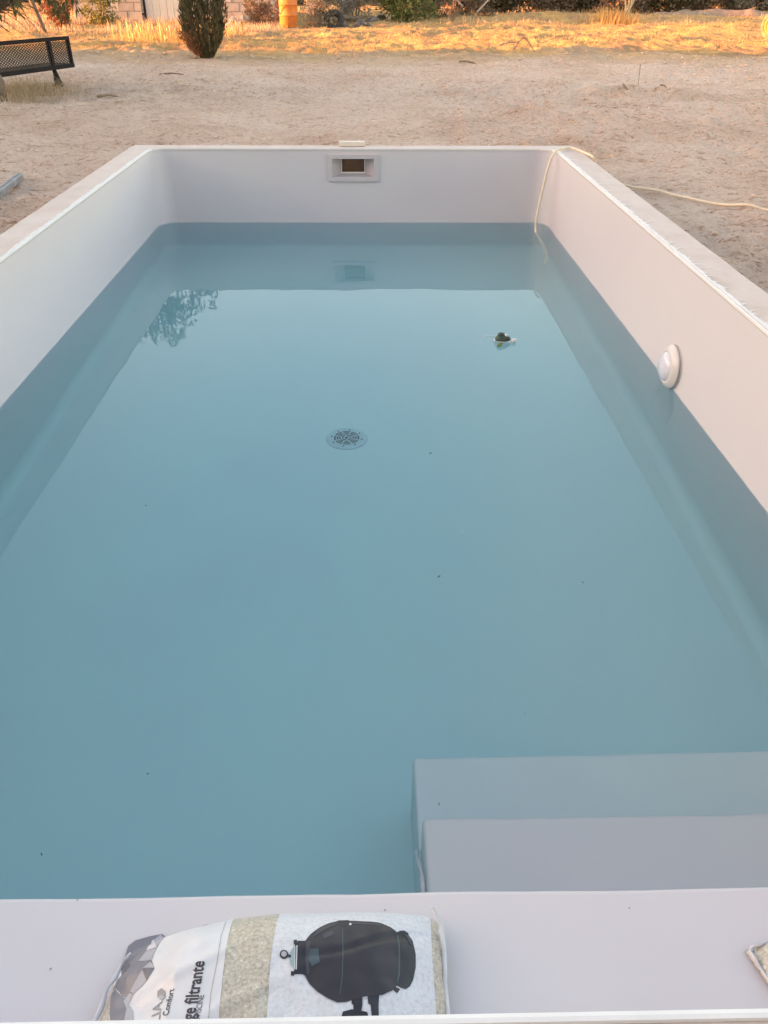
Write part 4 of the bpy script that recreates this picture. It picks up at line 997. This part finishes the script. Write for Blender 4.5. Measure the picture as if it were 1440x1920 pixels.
# ------------------------------------------------------------------ scrub, hedge, rubble
bush('dry_bush', 'russet dry bush between the pale stones and the orange drum', 'bush', -3.55, 29.9, 1.3, .8, .95, 'dry_leaf', 22, 110, .08, .03, 21)
bush('dry_bush', 'small rust red bush under the hanging leaves left of the shed', 'bush', -9.3, 28.3, 1.0, .8, .75, 'red_leaf', 16, 100, .08, .04, 22)
bush('olive_bush', 'olive green bush in front of the left end of the block wall', 'bush', -8.35, 29.3, 1.2, .9, 1.05, 'green_leaf', 18, 100, .09, .04, 23)
bush('grey_bush', 'grey dry scrub just right of the orange drum', 'bush', -1.65, 30.4, 1.3, .8, 1.05, 'grey_leaf', 24, 120, .10, .022, 24)
bush('grey_bush', 'grey dry bush behind the light boulder and the dark tyre', 'bush', -.35, 32.4, 1.6, 1.0, 1.2, 'grey_leaf', 22, 120, .10, .03, 25)
bush('dry_bush', 'brown dry bush low at the right end of the block wall', 'bush', -2.9, 30.7, 1.1, .7, .9, 'brown_leaf', 18, 100, .08, .03, 26)
bush('green_bush', 'yellow-green leafy bush right of the rubble, partly sunlit', 'bush', 1.42, 32.8, 1.9, 1.5, 1.7, 'green_leaf', 30, 150, .13, .065, 27)
bush('dark_bush', 'very dark bush between the green bush and the grey pole', 'bush', 2.45, 35.4, 1.6, 1.4, 1.8, 'brown_leaf', 28, 140, .11, .05, 28)
bush('brush_heap', 'heap of cut grey-brown branches right of the grey pole', 'bush', 4.0, 36.0, 2.1, 1.3, 1.25, 'brown_leaf', 26, 120, .12, .035, 29)
hed = [(5.6,39.5,'dark_leaf',2.6,'dark green hedge bush directly right of the brush heap'), (7.6,40.5,'brown_leaf',2.8,'brown leafy hedge bush behind the left part of the sand mound'), (9.3,40.6,'dark_leaf',2.6,'dark hedge bush behind the middle of the sand mound'),
       (11.0,39.4,'brown_leaf',2.9,'tall brown bush just right behind the small sunlit tree'), (12.9,39.6,'dark_leaf',2.6,'nearly black bush right of the small sunlit tree'), (14.8,41.5,'brown_leaf',2.7,'brown bush behind the left half of the low earth bank'), (16.8,42.2,'grey_leaf',2.5,'grey-brown bush behind the right half of the earth bank'),
       (18.8,42.8,'brown_leaf',2.8,'last brown bush before the right picture edge'), (21.0,43.0,'dark_leaf',2.6,'dark bush at the far right end of the hedge'), (-11.6,36,'brown_leaf',2.3,'brown bush left of the shed beyond the golden field')]
for i, (x, y, lf, w_, lab) in enumerate(hed): bush('hedge_bush', lab, 'bush', x, y, w_, 1.7, 2.2, lf, 38, 150, .16, .085, 40+i, 'hedge bushes along the back of the yard')
rs = np.random.RandomState(60)
def forest(n): 
    x = rs.rand(n)*90-35; y = 46+rs.rand(n)*8; h0 = ground_z(x, y); z = h0+rs.rand(n)**1.3*3.6; return np.stack([x, y, z], 1)
P = forest(52000); tag(leafcloud('distant_scrub', P, rs.randn(len(P), 3)+np.array([0,0,.4]), .30*(.5+rs.rand(len(P))), .17, 'dark_leaf'), 'dark mass of scrub closing the view behind the hedge', 'scrub', kind='stuff')
bush('shade_bush', 'unseen tall olive bush added to roughen the shade edge at the far corner of the long farmhouse', 'bush', -12.6, 19.6, 2.0, 1.6, 2.6, 'green_leaf', 22, 60, .16, .08, 71)  # two unseen bushes added to make the sun edge patchy
bush('shade_bush', 'smaller unseen olive bush added to roughen the shade edge beyond the farmhouse corner', 'bush', -13.4, 21.2, 1.6, 1.4, 1.9, 'green_leaf', 12, 50, .16, .07, 72)
# small sunlit tree
st_ = thing('young_tree', 'small sunlit yellow tree in dry grass in front of the hedge', 'tree', gpt(9.05, 32.3, -.02))
bm = bmesh.new()
for p in ([(0,0,0),(.02,0,.35),(-.06,0,.75),(-.12,.02,1.3)], [(.05,0,0),(.14,0,.4),(.20,0,.8),(.35,0,1.3)], [(.02,0,.25),(.10,0,.6),(.05,.05,1.0),(.1,.05,1.6)], [(.14,0,.4),(.3,.05,.75),(.5,.05,1.05)]): add_tube(bm, smoothpts(p, 4), [.042*(1-.7*i/12) for i in range(13)], 7)
MAT['pale_bark'] = mottled('pale_bark', (.40,.32,.20,1), (.55,.45,.3,1), 14, .9, .004, 18); obj('trunk', bm, 'pale_bark', st_, smooth=True)
P, D = lumps(1.5, 1.2, 1.2, 16, 110, rs, .1); P[:, 2] += .72; leafcloud('crown', P, D, .11, .045, 'green_leaf', st_, .1)
xg = 8.7+rs.randn(900)*.45; yg = 32.1+rs.randn(900)*.3; tag(stalks('dry_grass_tuft', gpts(xg, yg), .18+.28*rs.rand(900), 'straw', .5, .016, 3), 'golden dry grass around the small sunlit tree', 'grass', kind='stuff')
# low bank
bm = bmesh.new(); n = 60; rows_ = []
for i in range(n+1):
    x = 11.8+7.4*i/n; hh_ = .20*sin(pi*i/n)**.4*(1+.4*mnoise.noise(Vector((x*1.3,0,5)))); y = 37.6+.35*mnoise.noise(Vector((x*.6, 3, 1)))
    rows_.append([bm.verts.new(gpt(x, y-.5, -.04)), bm.verts.new(gpt(x, y-.3, hh_*.7)), bm.verts.new(gpt(x, y, hh_)), bm.verts.new(gpt(x, y+.6, hh_*.9)), bm.verts.new(gpt(x, y+1.2, -.05))])
for i in range(n):
    for j in range(4): bm.faces.new((rows_[i][j], rows_[i+1][j], rows_[i+1][j+1], rows_[i][j+1]))
MAT['bank'] = mottled('bank_earth', (.22,.16,.12,1), (.34,.25,.19,1), 4, .97, .02, 14, .1)
tag(obj('earth_bank', bm, 'bank', smooth=True), 'low bank of bare earth under the right part of the hedge', kind='structure')
# stones
for i, (px, py, s) in enumerate(((430,47,.20),(437,38,.17),(447,44,.15),(456,36,.16),(465,33,.17),(318,52,.16))):
    p = at(px, max(py, 44)+6); rock('pale_stone', p+Vector((0,.1,.05+max(0, 44-py)*.016)), (s, s*.8, s*.75), 'stone', i, label=('leftmost pale stone beside the cypress, at the wall foot','pale stone behind the leftmost one at the wall','middle pale stone of the heap by the shed wall','pale stone fourth from the cypress at the wall','rightmost pale stone next to the russet bush','single pale stone in the grass in front of the cream gate')[i], cat='stone', group='pale stones by the shed' if i < 5 else None)
rock('boulder', at(652,36)+Vector((0,.3,.35)), (.32,.26,.34), 'stone', 31, label='upright light grey boulder in the rubble behind the dark tyre', cat='boulder')
for i, (px, py, s) in enumerate(((645,47,.14),(668,50,.13),(676,46,.17),(688,50,.10),(700,42,.20),(714,38,.17))):
    rock('rubble_stone', at(px, py+1)+Vector((0,0,.04)), (s*1.2, s, s*.8), 'dark_stone', 50+i, label=('dark stone touching the right side of the old tyre','low dark stone in front of the broken log','larger dark stone right of centre in the rubble','smallest dark stone at the front of the rubble','biggest dark stone, left of the green bush','dark stone half under the green bush')[i], cat='stone', group='dark rubble stones right of the drum')
def torus(R_, r, sx=28, ss=10, flat_=1):
    bm = bmesh.new(); g = [[bm.verts.new(((R_+r*cos(b))*cos(a), (R_+r*cos(b))*sin(a), r*sin(b)*flat_)) for b in [2*pi*j/ss for j in range(ss)]] for a in [2*pi*i/sx for i in range(sx)]]
    for i in range(sx):
        for j in range(ss): bm.faces.new((g[i][j], g[(i+1)%sx][j], g[(i+1)%sx][(j+1)%ss], g[i][(j+1)%ss]))
    return bm
o = obj('old_tyre', torus(.24, .10), 'rubber', smooth=True, loc=at(626,49)+Vector((0,.25,.22))); o.rotation_euler = (R(62), R(8), 0); tag(o, 'black worn tyre propped in the rubble right of the drum', 'tyre')
bm = bmesh.new(); add_tube(bm, smoothpts([(-.55,0,.05), (-.2,.02,.12), (.2,0,.10), (.5,.03,.14)], 5), [.10-.003*i for i in range(16)], 9)
o = obj('log', bm, 'bark', smooth=True, loc=at(655,44)+Vector((0,.1,.06))); o.rotation_euler = (0, 0, .15); tag(o, 'dark broken log lying between the tyre and the green bush', 'log')
# wheel at the right edge
wp = at(1440,75)+Vector((.10,.05,0))
wh = thing('loose_wheel', 'loose wheel with a yellow rim standing in dry grass at the right edge', 'wheel', wp+Vector((0,0,.33)), 0)
WM = Matrix.Rotation(R(-62), 4, 'Z') @ Matrix.Rotation(R(90), 4, 'X')
WM = Matrix.Rotation(R(-52), 4, 'Z') @ Matrix.Rotation(R(86), 4, 'X')
b_t = torus(.29, .075, 36, 12, 1.25); b_t.transform(WM); obj('tyre', b_t, 'tyre', wh, smooth=True)
obj('rim', lathe([(.22,-.085), (.235,-.08), (.235,.08), (.215,.085), (.20,.06), (.17,.03), (.10,.035), (.05,.03), (0,.03)], 32, WM), 'yellow_rim', wh, smooth=True)
obj('hub', lathe([(.04,.03), (.04,.06), (0,.065)], 16, WM), 'dark_stone', wh, smooth=False)
for k in range(5): obj('wheel_hole', lathe([(.018,.0335), (.018,.0365), (0,.037)], 10, WM @ Matrix.Translation((.085*cos(k*2*pi/5), .085*sin(k*2*pi/5), 0))), 'black', wh)

# ------------------------------------------------------------------ dry grass and loose earth
rs = np.random.RandomState(90)
def scat(n, x0, x1, y0, y1): return x0+(x1-x0)*rs.rand(n), y0+(y1-y0)*rs.rand(n)
X, Y = scat(90000, -15, 20, 19.4, 40); k_ = (Y > 20.6+vnoise(X, Y, 2.5, 31)*3.5+np.where(X > 2, 1.5, 0)) & (vnoise(X, Y, .9, 32)+.6*vnoise(X, Y, .3, 33) > -.12)
X, Y = X[k_], Y[k_]; tag(stalks('dry_grass', gpts(X, Y), .03+.07*rs.rand(len(X))**2, 'straw', 1.3, .014, 4, seg=2), 'short trampled golden dry grass behind the bare yard', 'grass', kind='stuff')
cs = [(-6.3+2.9*rs.rand(), 22.2+3.2*rs.rand(), .10+.22*rs.rand()) for _ in range(30)]; X = np.concatenate([c[0]+rs.randn(34)*c[2] for c in cs]); Y = np.concatenate([c[1]+rs.randn(34)*c[2] for c in cs]); k_ = (X > -6.9) & (X < -3.2)
X, Y = X[k_], Y[k_]; tag(stalks('tall_dry_grass', gpts(X, Y), .08+.42*rs.rand(len(X))**1.7, 'straw', .30, .013, 5, True, seg=4), 'upright sunlit golden stalks left of the cypress', 'grass', kind='stuff')
X, Y = scat(26000, -14, -2.6, 26.5, 34); k_ = vnoise(X, Y, 1.2, 35) > -.2; X, Y = X[k_], Y[k_]; tag(stalks('rough_grass', gpts(X, Y), .06+.2*rs.rand(len(X))**2, 'pale_straw', .5, .018, 6, seg=2), 'rough dry grass along the foot of the shed', 'grass', kind='stuff')
X, Y = scat(18000, -3, 24, 31, 41); k_ = vnoise(X, Y, 1.2, 36) > .0; X, Y = X[k_], Y[k_]; tag(stalks('rough_grass', gpts(X, Y), .05+.16*rs.rand(len(X))**2, 'pale_straw', .6, .018, 7, seg=2), 'rough dry grass under the hedge', 'grass', kind='stuff')
c_ = [at(px, py) for px, py in ((8,182),(25,178),(40,180),(55,184),(20,192),(72,186),(90,180),(60,175),(5,170),(35,170),(108,178),(5,195))]
X = np.concatenate([c.x+rs.randn(300)*.26 for c in c_]); Y = np.concatenate([c.y+rs.randn(300)*.30 for c in c_]); tag(stalks('grass_clump', gpts(X, Y), .03+.24*rs.rand(len(X))**2.2, 'pale_straw', 1.6, .007, 8, seg=3), 'tangled pale dry grass under the bench', 'grass', kind='stuff')
X, Y = scat(2600, -8, 10, 15, 22); k_ = vnoise(X, Y, 1.6, 37) > .08; X, Y = X[k_], Y[k_]; tag(stalks('sparse_grass', gpts(X, Y), .02+.06*rs.rand(len(X)), 'pale_straw', 1.5, .009, 9, seg=2), 'sparse dry stubble on the bare sand', 'grass', kind='stuff')
# clods
def clods(name, X, Y, S, label):
    bm = bmesh.new(); bmesh.ops.create_icosphere(bm, subdivisions=1, radius=1); bv = np.array([v.co[:] for v in bm.verts]); bf = np.array([[v.index for v in f.verts] for f in bm.faces]); bm.free()
    n = len(X); nb = len(bv); V = bv[None]*(1+.45*(rs.rand(n, nb, 1)-.5)); V = V*S[:, None, None]*np.stack([.8+.6*rs.rand(n), .8+.6*rs.rand(n), .45+.4*rs.rand(n)], 1)[:, None, :]
    an = rs.rand(n)*6.3; c, s = np.cos(an)[:, None], np.sin(an)[:, None]; V = np.stack([V[..., 0]*c-V[..., 1]*s, V[..., 0]*s+V[..., 1]*c, V[..., 2]], -1)
    V = V+gpts(X, Y, 0)[:, None, :]+np.array([0,0,1])*S[:, None, None]*.15
    F = (bf[None]+np.arange(n)[:, None, None]*nb).reshape(-1, 3); V = V.reshape(-1, 3)
    me = bpy.data.meshes.new(name); me.vertices.add(len(V)); me.vertices.foreach_set('co', V.ravel()); me.loops.add(F.size); me.loops.foreach_set('vertex_index', F.ravel()); me.polygons.add(len(F))
    me.polygons.foreach_set('loop_start', np.arange(0, F.size, 3)); me.polygons.foreach_set('loop_total', np.full(len(F), 3)); me.update(calc_edges=True); return tag(obj(name, me, 'clod', smooth=True), label, 'earth', kind='stuff')
X, Y = scat(9000, -9, 11, 3, 20); out = ~((X > PX0-.05) & (X < PX1+.05) & (Y < PY1+.05)); k_ = out & (rs.rand(len(X)) < (.25+1.1*(vnoise(X, Y, 1.3, 41)+.35)))
X, Y = X[k_], Y[k_]; S = .006+.020*rs.rand(len(X))**3+.0008*np.maximum(0, Y-8); clods('earth_clods', X, Y, S, 'loose clods of dry earth scattered over the bare yard')
# dry twigs and bits by the hole and on the sand
bits = [((1160,182),(1205,186),.018), ((1190,150),(1194,176),.006), ((1165,178),(1200,182),.012), ((1235,178),(1250,174),.012), ((100,168),(120,163),.02), ((185,190),(222,184),.02), ((935,92),(972,84),.02), ((966,92),(978,78),.016), ((978,78),(1000,96),.02), ((300,146),(345,150),.014), ((860,120),(890,121),.02)]
for i, (a, b, r) in enumerate(bits):
    A = at(*a)+Vector((0,0,.02)); B = at(*b)+Vector((0,0,.03))
    if a[0] == 1190: A = B+Vector((-.02,0,.30))
    if i == 7: A = at(962,98)+Vector((0,0,.02)); B = A+Vector((.22,0,.26))
    if i == 8: A = at(962,98)+Vector((.22,0,.28)); B = at(1003,100)
    m = (A+B)/2+Vector((0,0,.02))
    tag(obj('dead_branch', tube(smoothpts([A, m, B], 4), [r*(1-.05*k) for k in range(9)], 6), 'twig'), ['short dark stick lying in the hole in the sand','thin dry stem standing upright behind the hole','stick sunk in the left rim of the hole','twig at the right rim of the hole','twig in the dry grass right of the bench leg','curved dead stick on the sand right of the bench','left one of the three sunlit sticks on the grass edge','sunlit stick rising in the middle of the three','right one of the three sunlit sticks, leaning down','thin branch on the sand below the cypress','thin stick on the sand below the sunlit grass edge'][i], 'stick')
th = thing('dry_thistle', 'rust coloured dead thistle standing in front of the dark brush', 'plant', at(848,48))
bm = bmesh.new(); LP = []; LD = []
for k in range(14):
    a = rs.rand()*6.3; h_ = .35+.45*rs.rand(); e = (.16*cos(a)*rs.rand()*2, .1*sin(a), h_); add_tube(bm, [(0,0,0), (e[0]*.6, e[1]*.6, h_*.6), e], [.012,.01,.006], 5)
    for _ in range(16): LP.append(np.array(e)*(.5+.5*rs.rand())); LD.append(rs.randn(3)*.4+np.array([0,0,1.0]))
obj('stem', bm, 'twig', th); leafcloud('foliage', np.array(LP), np.array(LD), .08, .022, 'red_leaf', th)
# cut branches poking out of the brush heap
for i, (a, b, lab) in enumerate((((895,22),(912,4),'bare pale branch sticking out of the brush heap to the right'), ((868,12),(852,-4),'bare grey branch poking out of the top of the brush heap'))):
    tag(obj('dead_branch', tube([aty(*a, 35.0), aty(*b, 35.1), aty(2*b[0]-a[0], 2*b[1]-a[1], 35.2)], [.03,.024,.012], 6), 'stone'), lab, 'branch')
# bits floating on the water and lying on the shelf
def on_plane(px, py, z):
    d = FW+RT*((px-720)/F_PX)-UP*((py-960)/F_PX); t = (z-H)/d.z; return Vector((0,0,H))+d*t
fr_ = [((388,803),'dark scrap floating left of the floor drain'), ((490,745),'dark scrap floating above and left of the floor drain'), ((807,850),'dark leaf scrap floating just right of the floor drain'), ((672,902),'pale crumb floating just below the floor drain'),
 ((725,793),'tiny dark scrap floating up and right of the drain'), ((690,692),'tiny dark scrap halfway between the drain and the mirrored rim'), ((273,948),'dark scrap floating below the mirrored left wall, left middle'), ((277,1451),'dark scrap floating at the lower left, above the bag'),
 ((78,1602),'green leaf floating at the lower left picture edge'), ((823,1081),'dark scrap floating in the middle of the pool'), ((984,1339),'dark scrap floating just above the submerged steps'), ((868,996),'small pale leaf floating in the middle right of the pool'),
 ((1093,1092),'brown scrap floating right of the middle, near the right wall'), ((1245,1190),'pale thread scrap floating nearest the lower right wall'), ((823,1508),'brownish scrap floating over the left end of the submerged step'),
 ((812,690),'short pale thread floating left below the turtle'), ((470,600),'dark scrap floating right of the mirrored tree'), ((1230,881),'dark scrap floating below the wall light'), ((25,974),'pale scrap floating at the left picture edge over the dark mirrored wall'), ((975,570),'tiny dark scrap floating above the turtle')]
MAT['crumb'] = mottled('crumb', (.22,.18,.14,1), (.30,.25,.2,1), 40, .8, 0)
MAT['leaf_bit'] = mottled('leaf_bit', (.05,.06,.03,1), (.12,.11,.06,1), 40, .8, 0)
for i, ((px, py), lab) in enumerate(fr_):
    big = px in (78, 868, 823, 807, 277); s = (.0055 if big else .003)*(1 if py < 1300 else .6)*random.uniform(.7, 1.1)*(.6 if px in (868, 1245, 672) else 1); pale = px in (812, 868, 1245, 672, 25)
    bm = bmesh.new(); A = random.uniform(0, 3.1); P = [(-1.6,0),(-.5,.45),(.9,.4),(1.7,0),(.6,-.5),(-.7,-.4)]
    bm.faces.new([bm.verts.new((s*(x*cos(A)-y*sin(A)), s*(x*sin(A)+y*cos(A)), 0)) for x, y in P]); ext = bmesh.ops.extrude_face_region(bm, geom=bm.faces[:]); bmesh.ops.translate(bm, verts=[v for v in ext['geom'] if isinstance(v, bmesh.types.BMVert)], vec=(0,0,.0012)); bmesh.ops.recalc_face_normals(bm, faces=bm.faces)
    tag(obj('leaf_fragment', bm, 'string' if pale else 'leaf_bit', loc=on_plane(px, py, .0006)), lab, 'leaf scrap', 'scraps floating on the water')
for i, ((px, py), lab) in enumerate((((145,1687),'crumb on the shelf close to its left water edge'), ((95,1816),'darkest crumb on the shelf left of the bag'), ((722,1706),'crumb on the shelf just above the printed filter'), ((1180,1702),'crumb on the shelf right of the bag, near the water edge'))):
    bm = box((0,0,0), (.0028,.0018,.0012), bev=.0003); o = obj('leaf_fragment', bm, 'crumb', loc=on_plane(px, py, SH+.001)); o.rotation_euler.z = i*1.3
    tag(o, lab, 'leaf scrap', 'crumbs on the shelf')
